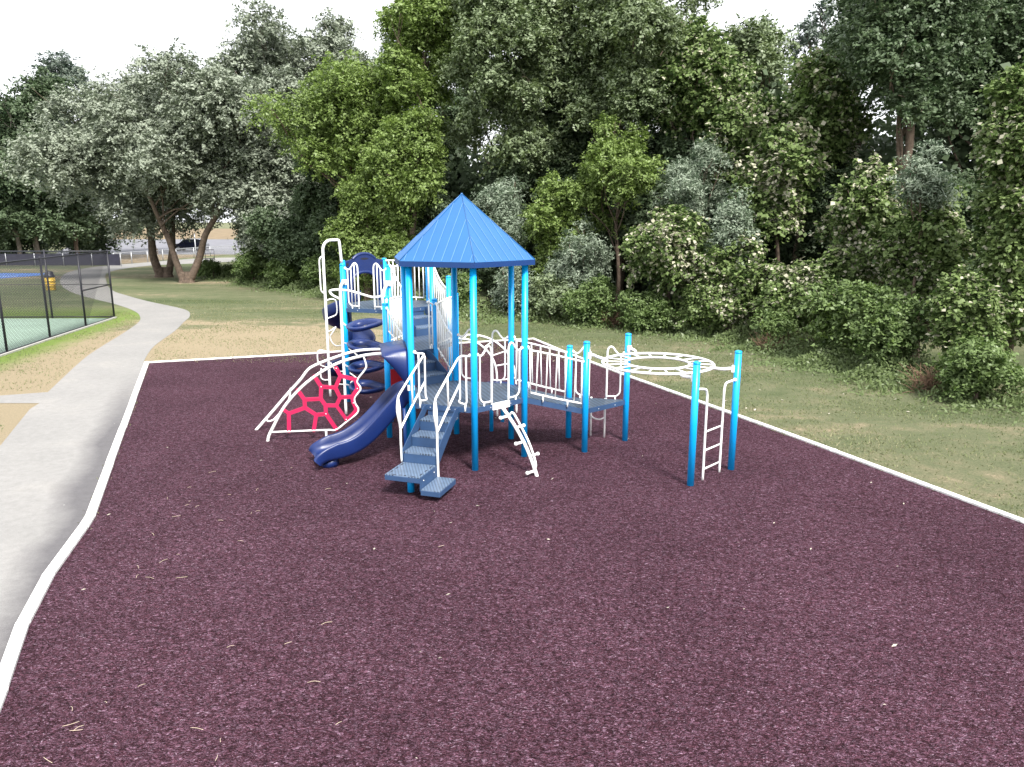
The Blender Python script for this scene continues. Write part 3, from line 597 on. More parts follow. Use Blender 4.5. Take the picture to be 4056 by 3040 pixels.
for z, tl, fl in ((2.28, .05, 0), (1.77, -.03, 1), (1.24, .02, 0), (.74, -.02, 1)):
    m = MB(); rings = []; c = (pa + pb) / 2 + Vector((0, -.02, z)); n = 22
    def pr(a, rx, ry, zz, off=0):
        x = math.cos(a); y = math.sin(a); tip = 1 + .35 * max(0, x)**6
        return c + Vector((x * rx * tip + off, y * ry * 1.3 * (1 - .25 * x), zz + tl * x + .22 * y * ry))
    A = [2 * math.pi * k / n for k in range(n)]
    for rx, ry, zz in ((.25, .16, -.10), (.30, .20, -.11), (.345, .24, -.08), (.39, .275, -.03), (.40, .285, .012), (.385, .27, .026), (.33, .225, .018), (.28, .185, .006), (.25, .16, -.03)):
        rings.append([pr(a, rx, ry, zz) for a in A])
    rings.append(rings[0]); m.sweep(rings, True, False); m.build('pod', M['navy'], podc)
    ch = MB()
    for sgn, pp in ((1, pb), (-1, pa)):
        p0 = c + Vector((sgn * (.50 if sgn > 0 else .40), 0, tl * sgn)); p1_ = P3(pp, z + .03)
        for k in range(4):
            q = p0.lerp(p1_, (k + .5) / 4); ch.tube([q + Vector((-.028 * 1, 0, .0)), q + Vector((0, .008 if k % 2 else 0, .010)), q + Vector((.028, 0, 0)), q + Vector((0, -.008 if k % 2 else 0, -.010))], .006, 5, True, None, 3, True)
    ch.build('chain', M['chain'], podc)
# ---- loop ladder pole
pl = Vector((-4.96, 20.22, 0)); kt = Vector((-4.62, 20.5, 0))
m = MB(); m.tube([P3(pl, -.02), P3(pl, 2.0), P3(pl, 3.95), P3(pl, 4.1) + Vector((.04, .02, 0)), P3(pl, 4.19) + Vector((.13, .08, 0)), P3(kt, 4.20) + Vector((-.12, -.03, 0)), P3(kt, 4.20), P3(kt, 4.15) + Vector((.03, .03, 0)), P3(kt, 3.6) + Vector((.045, .12, 0))], .036, 12)
loopc = m.build('loop_ladder', M['white'], PS)
def loop(pts): m = MB(); m.tube([P3(pl, 0) + Vector((x, y, z)) for x, y, z in pts], .019, 8); m.build('ladder_loop', M['white'], loopc)
loop([(0, 0, 3.78), (-.06, -.02, 3.77), (-.10, -.03, 3.68), (-.10, -.03, 3.3), (-.10, -.03, 2.95), (-.07, -.02, 2.85), (0, 0, 2.82)])
loop([(0, 0, 2.62), (.14, .05, 2.66), (.24, .08, 2.63), (.27, .09, 2.52), (.27, .09, 2.30), (.22, .07, 2.22), (0, 0, 2.14)])
loop([(.0, 0, 1.78), (.13, -.04, 1.84), (.26, -.06, 1.93), (.14, -.05, 1.75), (.08, -.02, 1.65), (.12, 0, 1.50), (.22, .05, 1.40), (.42, .1, 1.40), (.62, .1, 1.25), (.80, .08, 1.10)])
loop([(0, 0, 1.24), (-.15, -.04, 1.29), (-.25, -.06, 1.27), (-.28, -.06, 1.15), (-.27, -.06, .98), (-.20, -.04, .88), (-.05, -.01, .82)])
loop([(.05, 0, .95), (.12, .02, .80), (.2, .05, .70), (.45, .08, .68), (.65, .08, .56), (.8, .05, .42)])
loop([(-.2, -.04, .80), (-.22, -.05, .56), (-.15, -.04, .48), (0, 0, .47)])
loop([(.2, .04, .34), (.5, .06, .34), (.62, .06, .44)])
# ---- back arch panel and spiral slide behind the top deck
fKI = FR(K_, I_); 
def kp(s, z, o=0): return fKI.p(s, z, o)
m = MB(); S = fKI.L; top = [(.05, 3.61), (.15, 3.63), (.3, 3.67), (.38, 3.72), (.45, 3.765), (.55, 3.79), (.655, 3.80), (.76, 3.79), (.86, 3.765), (.93, 3.72), (1.01, 3.67), (1.16, 3.63), (S - .05, 3.61)]
inn = [(.24, 2.5), (.24, 2.75), (.24, 3.0), (.28, 3.13), (.36, 3.22), (.50, 3.29), (.655, 3.31), (.81, 3.29), (.95, 3.22), (1.03, 3.13), (1.07, 3.0), (1.07, 2.75), (1.07, 2.5)]
outl = [(.05, 2.5), (.05, 2.8), (.05, 3.2)] + [(.05, 3.61), (.3, 3.67), (.45, 3.765), (.655, 3.80), (.86, 3.765), (1.01, 3.67), (S - .05, 3.61)] + [(S - .05, 3.2), (S - .05, 2.8), (S - .05, 2.5)]
n = len(inn); vs = [kp(*p, .03) for p in outl] + [kp(*p, .03) for p in inn] + [kp(*p, -.03) for p in outl] + [kp(*p, -.03) for p in inn]
fs = []
for i in range(n - 1): fs += [(i, i + 1, n + i + 1, n + i), (2 * n + i + 1, 2 * n + i, 3 * n + i, 3 * n + i + 1), (i + 1, i, 2 * n + i, 2 * n + i + 1), (n + i, n + i + 1, 3 * n + i + 1, 3 * n + i)]
m.add(vs, fs); arp = m.build('arch_panel', M['navy'], PS)
m = MB(); m.tube([kp(s, z, .0) for s, z in inn], .05, 8); m.tube([kp(s, z, .0) for s, z in [(.3, 3.66), (.40, 3.74), (.52, 3.79), (.655, 3.805), (.79, 3.79), (.91, 3.74), (1.01, 3.66)]], .045, 8); m.build('arch_rim', M['navy'], arp)
m = MB()
for (s, z, a, b) in ((.655, 3.67, .13, .03), (.12, 3.53, .04, .045), (1.19, 3.53, .04, .045)):
    for o in (.033, -.033): m.add([kp(s + a * math.cos(t_), z + b * math.sin(t_), o) for t_ in [2 * math.pi * k / 14 for k in range(14)]], [tuple(range(14))])
m.build('cutout', M['black'], arp)
sc = Vector((-4.78, 22.15, 0)); rings = []
for i in range(61):
    f = i / 60; a = R(-48 - 480 * f); z = 2.5 - 2.2 * f**.95
    er = Vector((math.cos(a), math.sin(a), 0))
    pr_ = [(.09, .10), (.13, .0), (.2, -.03), (.40, -.05), (.58, -.02), (.66, .08), (.70, .24), (.735, .26), (.755, .22), (.72, .0), (.66, -.10), (.40, -.13), (.12, -.10)]
    rings.append([sc + er * r_ + Vector((0, 0, z + h)) for r_, h in pr_])
m = MB(); m.sweep(rings, True, True); spiral = m.build('spiral_slide', M['navy'], PS)
m = MB(); m.cyl(sc, sc + Vector((0, 0, 2.9)), .09, 16); m.build('centre_post', M['navy'], spiral)
# ---- arched ladder behind (right of the middle deck)
ax_ = Vector((.966, -.259, 0))
def ap(s, z, o=0): q = O_ + ax_ * s + Vector((.12, .45, 0)) * o; return Vector((q.x, q.y, z))
lo = [(.06, 1.90), (.35, 1.875), (.56, 1.80), (.74, 1.67), (.9, 1.48), (1.0, 1.23), (1.03, .9), (1.03, -.02)]
hi = [(.06, 1.92), (.30, 1.93), (.50, 1.91), (.74, 1.84), (.98, 1.70), (1.20, 1.48), (1.32, 1.2), (1.38, .9), (1.40, -.02)]
m = MB(); m.tube([ap(s, z) for s, z in lo], .026, 8); m.tube([ap(s, z, 1) for s, z in hi], .026, 8); al = m.build('arch_ladder', M['white'], PS)
for a, b in ((.18, .12), (.42, .42), (.70, .80), (.88, 1.12), (.985, 1.29), (1.03, 1.38)):
    def at_(L, s):
        for i in range(len(L) - 1):
            if L[i][0] <= s <= L[i + 1][0]: f = (s - L[i][0]) / max(1e-6, L[i + 1][0] - L[i][0]); return L[i][1] + f * (L[i + 1][1] - L[i][1])
        return .9
    m = MB(); m.cyl(ap(a, at_(lo, a)), ap(b, at_(hi, b), 1), .017, 8); m.build('rung', M['white'], al)
# ---- bridge to the triangular deck
m = MB(); q = [B_.lerp(C_, .06), B_.lerp(C_, .94), p1.lerp(p2, .03), p1.lerp(p2, .97)]
zs = [1.245, 1.245, .925, .925]; top_ = [Vector((p.x, p.y, z)) for p, z in zip(q, zs)]
m.slab([p - Vector((0, 0, .03)) for p in top_], (0, 0, .03)); br = m.build('bridge', M['deck'], PS)
for a, b, nm in ((top_[0], top_[3], 0), (top_[1], top_[2], 1)):
    m = MB(); d = (b - a); L = d.length; d.normalize(); s_ = Vector((-d.y, d.x, 0)).normalized(); u_ = d.cross(s_); u_ = u_ if u_.z > 0 else -u_
    m.box((a + b) / 2 - u_ * .06, (L, .03, .11), ax=(d, s_, u_)); m.build('bridge_edge', M['trim'], br)
def bridge_barrier(a, b, lean):
    m = MB(); f = lambda t_, h: Vector((a.x + (b.x - a.x) * t_, a.y + (b.y - a.y) * t_, 1.27 + (.95 - 1.27) * t_ + h))
    m.ball(f(.05, 1.02), .036); m.ball(f(.96, .97), .036)
    m.tube([f(.04, 1.02), f(.10, .97), f(.2, .97), f(.5, .97), f(.85, .96), f(.96, .96)], TB, 8)
    m.tube([f(.10, .10), f(.5, .08), f(.93, .08)], TB, 8)
    m.cyl(f(.09, .98), f(.09, .09), TB * .85, 8); m.cyl(f(.93, .97), f(.93, .07), TB * .85, 8)
    for k in range(5): t_ = .2 + .155 * k; m.cyl(f(t_ + lean, .97), f(t_ - lean, .085), TB * .65, 8)
    for t_ in (.3, .7): m.cyl(f(t_, .08), f(t_, -.05), TB * .8, 8)
    return m.build('barrier', M['white'], PS)
bridge_barrier(B_, p2, .012); bridge_barrier(C_, p1, -.012)
f13 = FR(p1, p3, -1); half_panel(f13, 0, 1, .93); half_panel(f13, f13.L, -1, .93)
# ladder below the triangular deck
m = MB(); qa, qb = Vector((1.76, 16.4, 0)), Vector((2.05, 16.26, 0)); m.cyl(P3(qa, -.02), P3(qa, .9), .022, 8); m.cyl(P3(qb, -.02), P3(qb, .9), .022, 8)
dl = m.build('deck_ladder', M['white'], PS); m = MB(); m.tube([P3(qa, .47), P3(qa.lerp(qb, .3), .43) + Vector((-.01, -.06, 0)), P3(qa.lerp(qb, .7), .43) + Vector((-.01, -.06, 0)), P3(qb, .47)], .017, 8); m.build('rung', M['white'], dl)
# ---- overhead ring
rc = Vector((2.87, 14.73, 1.985)); m = MB()
for rr_ in (1.08, .62): m.tube([rc + Vector((rr_ * math.cos(a), rr_ * math.sin(a), 0)) for a in [2 * math.pi * k / 40 for k in range(40)]], .027 if rr_ > 1 else .025, 10, False, closed=True)
ring = m.build('overhead_ring', M['white'], PS)
for k in range(18):
    a = 2 * math.pi * (k + .5) / 18; m = MB(); u_ = Vector((math.cos(a), math.sin(a), 0)); m.cyl(rc + u_ * .63, rc + u_ * 1.07, .015, 8); m.build('rung', M['white'], ring)
for p in (p2, p3, r1, r2):
    d = (rc - p); d.z = 0; d.normalize(); s_ = Vector((-d.y, d.x, 0)); s0 = P3(p, 2.06); e = rc - d * 1.06
    if p is r1 or p is r2: s0 = P3(p, 2.0)
    m = MB(); m.tube([s0 + d * .06, s0 + d * .14 + s_ * .03, (s0 + e) / 2 + s_ * .10, e + s_ * .04, e + d * .02], .030, 10); m.box(s0 + d * .05, (.10, .09, .13), math.atan2(d.y, d.x)); m.build('ring_arm', M['white'], ring)
# exit ladder between the two end posts
m = MB(); la, lb = Vector((3.55, 13.45, 0)), Vector((3.98, 13.90, 0)); ld = (lb - la).normalized()
for q_, pp, s_ in ((la, r1, -1), (lb, r2, 1)):
    m.tube([P3(q_, -.02), P3(q_, 1.0), P3(q_, 1.52), P3(q_, 1.66) + ld * s_ * .01, P3(q_, 1.75) + ld * s_ * .07, P3(pp, 1.80) - ld * s_ * .06], .022, 10); m.ball(P3(pp, 1.80) - ld * s_ * .07, .037)
el = m.build('exit_ladder', M['white'], PS)
for z in (.22, .58, .94): m = MB(); m.cyl(P3(la, z), P3(lb, z), .017, 8); m.build('rung', M['white'], el)
# ---- under-deck play pieces
m = MB(); m.box(((Q_ + N1) / 2 + Vector((-.15, -.1, .95))), (.75, .03, .85), R(20)); m.build('play_panel', M['red'], PS)
for x, y in ((-.47, 16.77), (-.23, 17.58)): m = MB(); m.cyl((x, y, 0), (x, y, .95), .045, 14); m.build('table_leg', M['post'], PS)
m = MB(); m.cyl((-.35, 17.15, .95), (-.35, 17.15, .99), .48, 24); m.build('play_table', M['navy'], PS)

# ================================================================== COURT FENCE (black chain link)
def mat_mesh_(name, col, sx, wire, scale):
    m = bpy.data.materials.new(name); t, b, o = nodes(m); m.use_backface_culling = False
    return m
def chainlink(mb, a, b, z0, z1, step, r):
    """real woven diagonals: zig-zag wires in both directions"""
    a, b = V2(a), V2(b); L = (b - a).length; d = (b - a) / L; H = z1 - z0; nn = Vector((-d.y, d.x, 0))
    k = int((L + H) / step) + 1
    for sgn in (1, -1):
        for i in range(k):
            s0 = i * step - (H if sgn > 0 else 0) ; s1 = s0 + H
            lo_, hi_ = max(s0, 0), min(s1, L)
            if hi_ <= lo_: continue
            za = z0 + (lo_ - s0); zb = z0 + (hi_ - s0)
            if sgn < 0: za, zb = z1 - (lo_ - s0), z1 - (hi_ - s0)
            p = a + d * lo_; q_ = a + d * hi_; o_ = nn * (r * .6 * sgn)
            mb.tube([P3(p, za) + o_, P3(q_, zb) + o_], r, 3, False)
cf = empty('court_fence', (-19.36, 36.84, 0), 'tall black chain-link fence around the green court, corner post beside the path', 'fence')
FH = 3.2
runA = [Vector((-19.36, 36.84, 0)), Vector((-18.98, 33.63, 0)), Vector((-18.60, 30.3, 0)), Vector((-18.16, 26.95, 0)), Vector((-17.75, 23.6, 0)), Vector((-17.35, 20.2, 0))]
runB = [runA[0]] + [Vector((-19.36 - 2.95 * k, 36.84 - .10 * k, 0)) for k in range(1, 9)]
for p in runA + runB[1:]: m = MB(); m.cyl(P3(p, 0), P3(p, FH + .05), .045, 12); m.ball(P3(p, FH + .05), .048, 10, .6); m.build('fence_post', M['black'], cf)
for run in (runA, runB):
    for z in (FH, .06):
        m = MB(); m.tube([P3(p, z) for p in run], .03, 8, False); m.build('rail', M['black'], cf)
    m = MB(); chainlink(m, run[0], run[-1], .06, FH, .11 if run is runA else .13, .0062); m.build('chain_link', M['black'], cf)
m = MB(); m.cyl(P3(runA[0], 1.62), P3(runA[1], 1.62), .028, 8); m.cyl(P3(runB[0], 1.62), P3(runB[-1], 1.62), .016, 8); m.ball(P3(runA[1], 1.62) + Vector((.05, -.03, 0)), .05); m.build('rail', M['black'], cf)
m = MB(); 
for i in range(len(runA) - 1): d = runA[i + 1] - runA[i]; m.box((runA[i] + runA[i + 1]) / 2 + Vector((.02, 0, .03)), (d.length - .01, .22, .06), math.atan2(d.y, d.x))
m.build('footing', M['concrete'], cf)
# barrel bin
bn = empty('litter_barrel', (-31, 51.3, 0), 'yellow litter barrel with dark domed lid seen through the court fence', 'litter bin')
m = MB(); rr_ = [(.27, 0), (.29, .03), (.30, .3), (.315, .31), (.315, .34), (.30, .35), (.31, .6), (.325, .61), (.325, .64), (.31, .65), (.31, .86), (.32, .88)]
m.sweep([[Vector((-31 + r_ * math.cos(a), 51.3 + r_ * math.sin(a), z)) for a in [2 * math.pi * k / 20 for k in range(20)]] for r_, z in rr_], True, True); m.build('barrel', M['yellow'], bn)
m = MB(); m.sweep([[Vector((-31 + r_ * math.cos(a), 51.3 + r_ * math.sin(a), z)) for a in [2 * math.pi * k / 20 for k in range(20)]] for r_, z in [(.335, .86), (.335, .95), (.30, 1.0), (.26, 1.08), (.24, 1.2), (.15, 1.25), (.02, 1.26)]], True, True); m.build('lid', M['black'], bn)
# dark sheet on posts, standing in for the dark region behind the court
ws = empty('dark_strip', (-47, 76.5, 0), 'low dark sheet on posts standing in for the dark region behind the court', 'fence')
m = MB(); m.box((-47.5, 76.5, .65), (17, .02, 1.1)); m.build('dark_sheet', paint('dark_sheet', (.02, .02, .035), .9, .2), ws)
for k in range(7): m = MB(); m.cyl((-56 + 2.85 * k, 76.45, 0), (-56 + 2.85 * k, 76.45, 1.3), .035, 8); m.build('fence_post', M['galv'], ws)
# low galvanized fence and gate by the car park
lf = empty('low_fence', (-40.5, 78, 0), 'low galvanized chain-link fence between the path and the car park', 'fence')
lp = [Vector((-40.54, 78.3, 0)), Vector((-40.0, 80.9, 0)), Vector((-39.5, 83.4, 0)), Vector((-39.1, 86.2, 0)), Vector((-38.8, 89.0, 0)), Vector((-38.2, 92.5, 0)), Vector((-37.6, 96, 0)), Vector((-35.8, 99.6, 0))]
for p in lp: m = MB(); m.cyl(P3(p, 0), P3(p, 1.25), .05, 8); m.build('fence_post', M['galv'], lf)
m = MB(); m.tube([P3(p, 1.2) for p in lp], .03, 6, False); m.build('rail', M['galv'], lf)
m = MB()
for i in range(len(lp) - 1): chainlink(m, lp[i], lp[i + 1], .05, 1.2, .18, .006)
m.build('chain_link', M['galv'], lf)
gt = empty('gate', (-36, 88, 0), 'dark steel barrier gate with tall pale post across the path end', 'gate')
m = MB(); m.cyl((-36.1, 88, 0), (-36.1, 88, 2.95), .06, 10); m.build('gate_post', M['galv'], gt)
m = MB(); m.tube([(-36.1, 88, .15), (-34.1, 88.2, .15), (-34.1, 88.2, 1.15), (-36.1, 88, 1.15)], .045, 8, False, None, 5, True); m.cyl((-36.1, 88, .75), (-34.1, 88.2, .75), .03, 8); m.cyl((-35.1, 88.1, .15), (-35.1, 88.1, 1.15), .03, 8); m.build('gate_frame', M['black'], gt)
# SUV
sx0, sy0 = -46.6, 112.0
car = empty('parked_car', (sx0, sy0, 0), 'dark navy SUV parked side-on in the far car park behind the tree trunks', 'car')
M['carpaint'] = paint('car_paint', (.012, .014, .035), .22, .05, 3, .7, .8); M['glass'] = paint('car_glass', (.03, .035, .045), .08, .05, 1, .8); M['tyre'] = paint('tyre', (.02, .02, .02), .8); M['rim'] = paint('alloy', (.6, .6, .62), .3, .1, 4, .5, 0, 0, .8)
bodyp = [(-2.35, .35), (-2.38, .75), (-2.2, .98), (-1.35, 1.10), (-.75, 1.62), (-.3, 1.70), (1.3, 1.72), (1.85, 1.62), (2.2, 1.15), (2.35, 1.05), (2.38, .5), (2.3, .32)]
def car_ring(sy, inset):
    return [Vector((sx0 + x * (1 - inset * .03) , sy0 + sy * (.92 - (.16 if z > 1.15 else 0)), z)) for x, z in bodyp]
m = MB(); m.sweep([car_ring(-1, 0), car_ring(-.6, 0), car_ring(.6, 0), car_ring(1, 0)], False, True); m.build('body', M['carpaint'], car, bevel=.05)
m = MB()
for sg in (-1, 1):
    y = sy0 + sg * .80
    for poly in ([(-1.18, 1.13), (-.68, 1.56), (-.15, 1.60), (-.15, 1.13)], [(-.08, 1.13), (-.08, 1.6), (.85, 1.62), (.85, 1.13)], [(.92, 1.13), (.92, 1.62), (1.55, 1.58), (1.85, 1.2)]):
        MB().slab([(sx0 + x, y, z) for x, z in poly], (0, sg * .03 + .0, 0)).build('window', M['glass'], car)
for sg in (-1, 1):
    for x in (-1.45, 1.45):
        m = MB(); m.cyl((sx0 + x, sy0 + sg * .72, .37), (sx0 + x, sy0 + sg * .95, .37), .37, 20); w_ = m.build('wheel', M['tyre'], car)
        m = MB(); m.cyl((sx0 + x, sy0 + sg * .93, .37), (sx0 + x, sy0 + sg * .965, .37), .24, 16); m.build('rim', M['rim'], w_)
for sg in (-.78, .78): MB().box((sx0 + .2, sy0 + sg, 1.76), (1.9, .04, .03)).build('roof_rail', M['galv'], car)
# far house glimpsed between the trees
hs_o = empty('house', (-27, 120, 0), 'white far house with red brick lower wall glimpsed between tree trunks', 'house')
M['wallw'] = paint('white_siding', (.75, .74, .72), .8, .06); M['brick'] = paint('brick', (.32, .10, .07), .9, .25, 9)
m = MB(); m.box((-28.5, 122, 4.2), (13, 8, 8.4)); m.build('wall', M['wallw'], hs_o)
m = MB(); m.box((-28.5, 117.95, 1.5), (13.1, .1, 3)); m.build('brick_wall', M['brick'], hs_o)
m = MB(); m.slab([(-35.5, 117.4, 8.3), (-35.5, 126.6, 8.3), (-35.5, 122, 11)], (14, 0, 0)); m.build('roof', M['galv'], hs_o)
for x in (-33, -29.5, -26, -23.5): m = MB(); m.box((x, 117.9, 6), (1.1, .12, 1.5)); m.build('window', M['glass'], hs_o)

# ================================================================== TREES
def leaf_mat(name, dark, mid, light, under, trans=.35, rough=.42, accent=None, acc_at=.97):
    m = bpy.data.materials.new(name); m.use_nodes = True; t = m.node_tree; t.nodes.clear()
    out = N(t, 'ShaderNodeOutputMaterial'); b = N(t, 'ShaderNodeBsdfPrincipled'); tr = N(t, 'ShaderNodeBsdfTranslucent'); mx = N(t, 'ShaderNodeMixShader'); mx.inputs[0].default_value = trans
    at = N(t, 'ShaderNodeAttribute', attribute_name='tint')
    st = [(.0, dark), (.4, mid), (.85, light)]
    if accent: st += [(acc_at - .01, light), (acc_at, accent)]
    r = ramp(t, st); t.links.new(at.outputs['Fac'], r.inputs[0])
    ge = N(t, 'ShaderNodeNewGeometry'); c = mixc(t, ge.outputs['Backfacing'], r.outputs[0], under)
    if accent:
        gt_ = N(t, 'ShaderNodeMath', operation='GREATER_THAN'); gt_.inputs[1].default_value = acc_at - .005; t.links.new(at.outputs['Fac'], gt_.inputs[0]); c = mixc(t, gt_.outputs[0], c, accent)
    t.links.new(c, b.inputs['Base Color']); b.inputs['Roughness'].default_value = rough; b.inputs['Specular IOR Level'].default_value = .35
    t.links.new(c, tr.inputs['Color'])
    t.links.new(b.outputs[0], mx.inputs[1]); t.links.new(tr.outputs[0], mx.inputs[2]); t.links.new(mx.outputs[0], out.inputs[0])
    return m
LM = {
 'silver': leaf_mat('leaf_silver_maple', (.06, .08, .05), (.15, .18, .12), (.27, .31, .22), (.32, .36, .28)),
 'oak': leaf_mat('leaf_bright_green', (.05, .085, .018), (.13, .20, .04), (.34, .46, .12), (.21, .29, .09)),
 'mid': leaf_mat('leaf_mid_green', (.035, .06, .02), (.10, .145, .05), (.30, .37, .17), (.24, .30, .17)),
 'dark': leaf_mat('leaf_dark_green', (.018, .036, .015), (.052, .09, .038), (.16, .22, .11), (.13, .18, .10)),
 'blue': leaf_mat('leaf_blue_green', (.045, .075, .045), (.13, .19, .12), (.32, .40, .28), (.30, .36, .27)),
 'vine': leaf_mat('leaf_vine', (.022, .045, .014), (.065, .12, .032), (.22, .32, .10), (.15, .21, .07), .25, .5, (.52, .50, .38), .86),
 'far': leaf_mat('leaf_far', (.05, .08, .06), (.09, .13, .10), (.16, .20, .16), (.2, .24, .2)),
 'shrub': leaf_mat('leaf_shrub', (.028, .058, .016), (.08, .14, .034), (.24, .34, .09), (.17, .24, .09)),
 'weed': leaf_mat('weeds', (.045, .085, .02), (.09, .15, .035), (.17, .23, .07), (.15, .2, .08)),
 'grass': leaf_mat('grass_blades', (.10, .145, .05), (.17, .20, .085), (.36, .31, .20), (.19, .21, .10), .3, .7),
 'litter': leaf_mat('leaf_litter', (.20, .16, .11), (.32, .28, .21), (.48, .44, .37), (.4, .36, .3), .0, .8),
}
def leaf_mesh(name, pos, nrm, ln, wd, tint, mat, parent=None, droop=None):
    """pos (n,3), nrm (n,3) leaf normals; one pointed quad per leaf"""
    n = len(pos)
    rv = rng.normal(size=(n, 3))
    if droop is not None: rv = rv * (1 - droop) + np.array([0, 0, -1.6]) * droop
    ax = rv - nrm * (rv * nrm).sum(1, keepdims=True); ax /= np.linalg.norm(ax, axis=1, keepdims=True) + 1e-9
    sd_ = np.cross(nrm, ax); ln = ln[:, None]; wd = wd[:, None]
    v = np.empty((n, 4, 3)); v[:, 0] = pos; v[:, 1] = pos + ax * ln * .45 + sd_ * wd * .5 + nrm * wd * .12; v[:, 2] = pos + ax * ln; v[:, 3] = pos + ax * ln * .45 - sd_ * wd * .5 + nrm * wd * .12
    me = bpy.data.meshes.new(name); me.vertices.add(4 * n); me.vertices.foreach_set('co', v.reshape(-1).astype(np.float32))
    me.loops.add(4 * n); me.loops.foreach_set('vertex_index', np.arange(4 * n, dtype=np.int32))
    me.polygons.add(n); me.polygons.foreach_set('loop_start', np.arange(0, 4 * n, 4, dtype=np.int32)); me.polygons.foreach_set('loop_total', np.full(n, 4, dtype=np.int32))
    me.update(calc_edges=True)
    at = me.attributes.new('tint', 'FLOAT', 'FACE'); at.data.foreach_set('value', np.clip(tint, 0, 1).astype(np.float32))
    me.materials.append(mat); o = bpy.data.objects.new(name, me); C.objects.link(o)
    if parent: o.parent = parent; o.location = -parent.location
    return o
def unit(n):
    v = rng.normal(size=(n, 3)); return v / np.linalg.norm(v, axis=1, keepdims=True)
def crown_points(cx, cy, zb, zt, rx, nclump, leaf, cover, shape, clr=1.0, lean=(0, 0), sparse=0):
    """clumps in a lumpy ellipsoid, leaves round each clump"""
    cz = (zb + zt) / 2; hz = (zt - zb) / 2
    u = unit(nclump * 3); rr = rng.uniform(.1, 1, size=nclump * 3)**.5 * .86
    if shape == 'dome': u[:, 2] = np.where(u[:, 2] < -.35, -u[:, 2], u[:, 2])
    c = u * rr[:, None]; c = c[:nclump]; rad = rr[:nclump]
    taper = 1.0
    if shape == 'cone': taper = 1.05 - .45 * (c[:, 2] * .5 + .5)
    if shape == 'column': taper = 1.0 + .15 * np.sin(c[:, 2] * 5)
    lump = 1 + .22 * np.sin(3 * np.arctan2(c[:, 1], c[:, 0]) + 2 * c[:, 2] + cx) + .12 * rng.normal(size=nclump) 
    X = cx + c[:, 0] * rx * taper * lump + lean[0] * (c[:, 2] * .5 + .5); Y = cy + c[:, 1] * rx * taper * lump * .9 + lean[1] * (c[:, 2] * .5 + .5); Z = cz + c[:, 2] * hz
    cs = np.minimum(rx, hz * 1.1) * rng.uniform(.20, .55, nclump) * clr * (1 - .2 * rad) * (26 / max(12, nclump))**.22
    area = math.pi * rx * hz; n = int(2.9 * cover * area / (leaf * leaf * .33)); per = (cs**2 / (cs**2).sum() * n).astype(int) + 4
    # sprays: twigs that leave the clump outwards and carry the leaves
    K = 16; sp_n = np.maximum(per // K, 3); sidx = np.repeat(np.arange(nclump), sp_n); Ns = len(sidx)
    ctr0 = np.stack([X, Y, Z], 1); d = unit(Ns); d[:, 2] = d[:, 2] * .75 + .22; d /= np.linalg.norm(d, axis=1, keepdims=True)
    r_ = rng.uniform(.10, 1, Ns)**.6 * rng.uniform(.75, 1.3, Ns); s_ = cs[sidx]
    base = ctr0[sidx] + d * (s_ * r_)[:, None] * np.array([1.05, 1.05, .85]); base[:, 2] -= (np.hypot(d[:, 0], d[:, 1]) * r_)**2 * s_ * .3
    dr = d * .7 + unit(Ns) * .7 + np.array([.12, 0, -.05]); dr /= np.linalg.norm(dr, axis=1, keepdims=True)
    sl = leaf * rng.uniform(2.0, 4.2, Ns); st = rng.normal(0, .12, Ns)
    idx = np.repeat(np.arange(Ns), K); N_ = len(idx); tt = np.tile((np.arange(K) + .5) / K, Ns) + rng.uniform(-.04, .04, N_)
    pos = base[idx] + dr[idx] * (sl[idx] * tt)[:, None] + rng.normal(0, leaf * .34, (N_, 3)) * np.array([1, 1, .55]); pos[:, 2] -= tt**2 * sl[idx] * .30
    spn = unit(Ns) * .5 + np.array([0, 0, .8]) + d * .35
    nr = spn[idx] + unit(N_) * .75; nr /= np.linalg.norm(nr, axis=1, keepdims=True)
    tint = .40 + rng.uniform(-.14, .14, nclump)[sidx][idx] + st[idx] + rng.normal(0, .16, N_) + .12 * (tt - .5)
    return pos, nr, tint, np.stack([X, Y, Z], 1), rad, N_
def limb(mb, a, b, ra, rb, k=4, wob=.06):
    a, b = Vector(a), Vector(b); L = (b - a).length; pts = [a]; rs = [ra]
    for i in range(1, k):
        f = i / k; pts.append(a.lerp(b, f) + Vector((random.uniform(-1, 1), random.uniform(-1, 1), random.uniform(-.3, .8))) * L * wob); rs.append(ra + (rb - ra) * f)
    pts.append(b); rs.append(rb); mb.tube(pts, 0, 7, True, rs, 3)
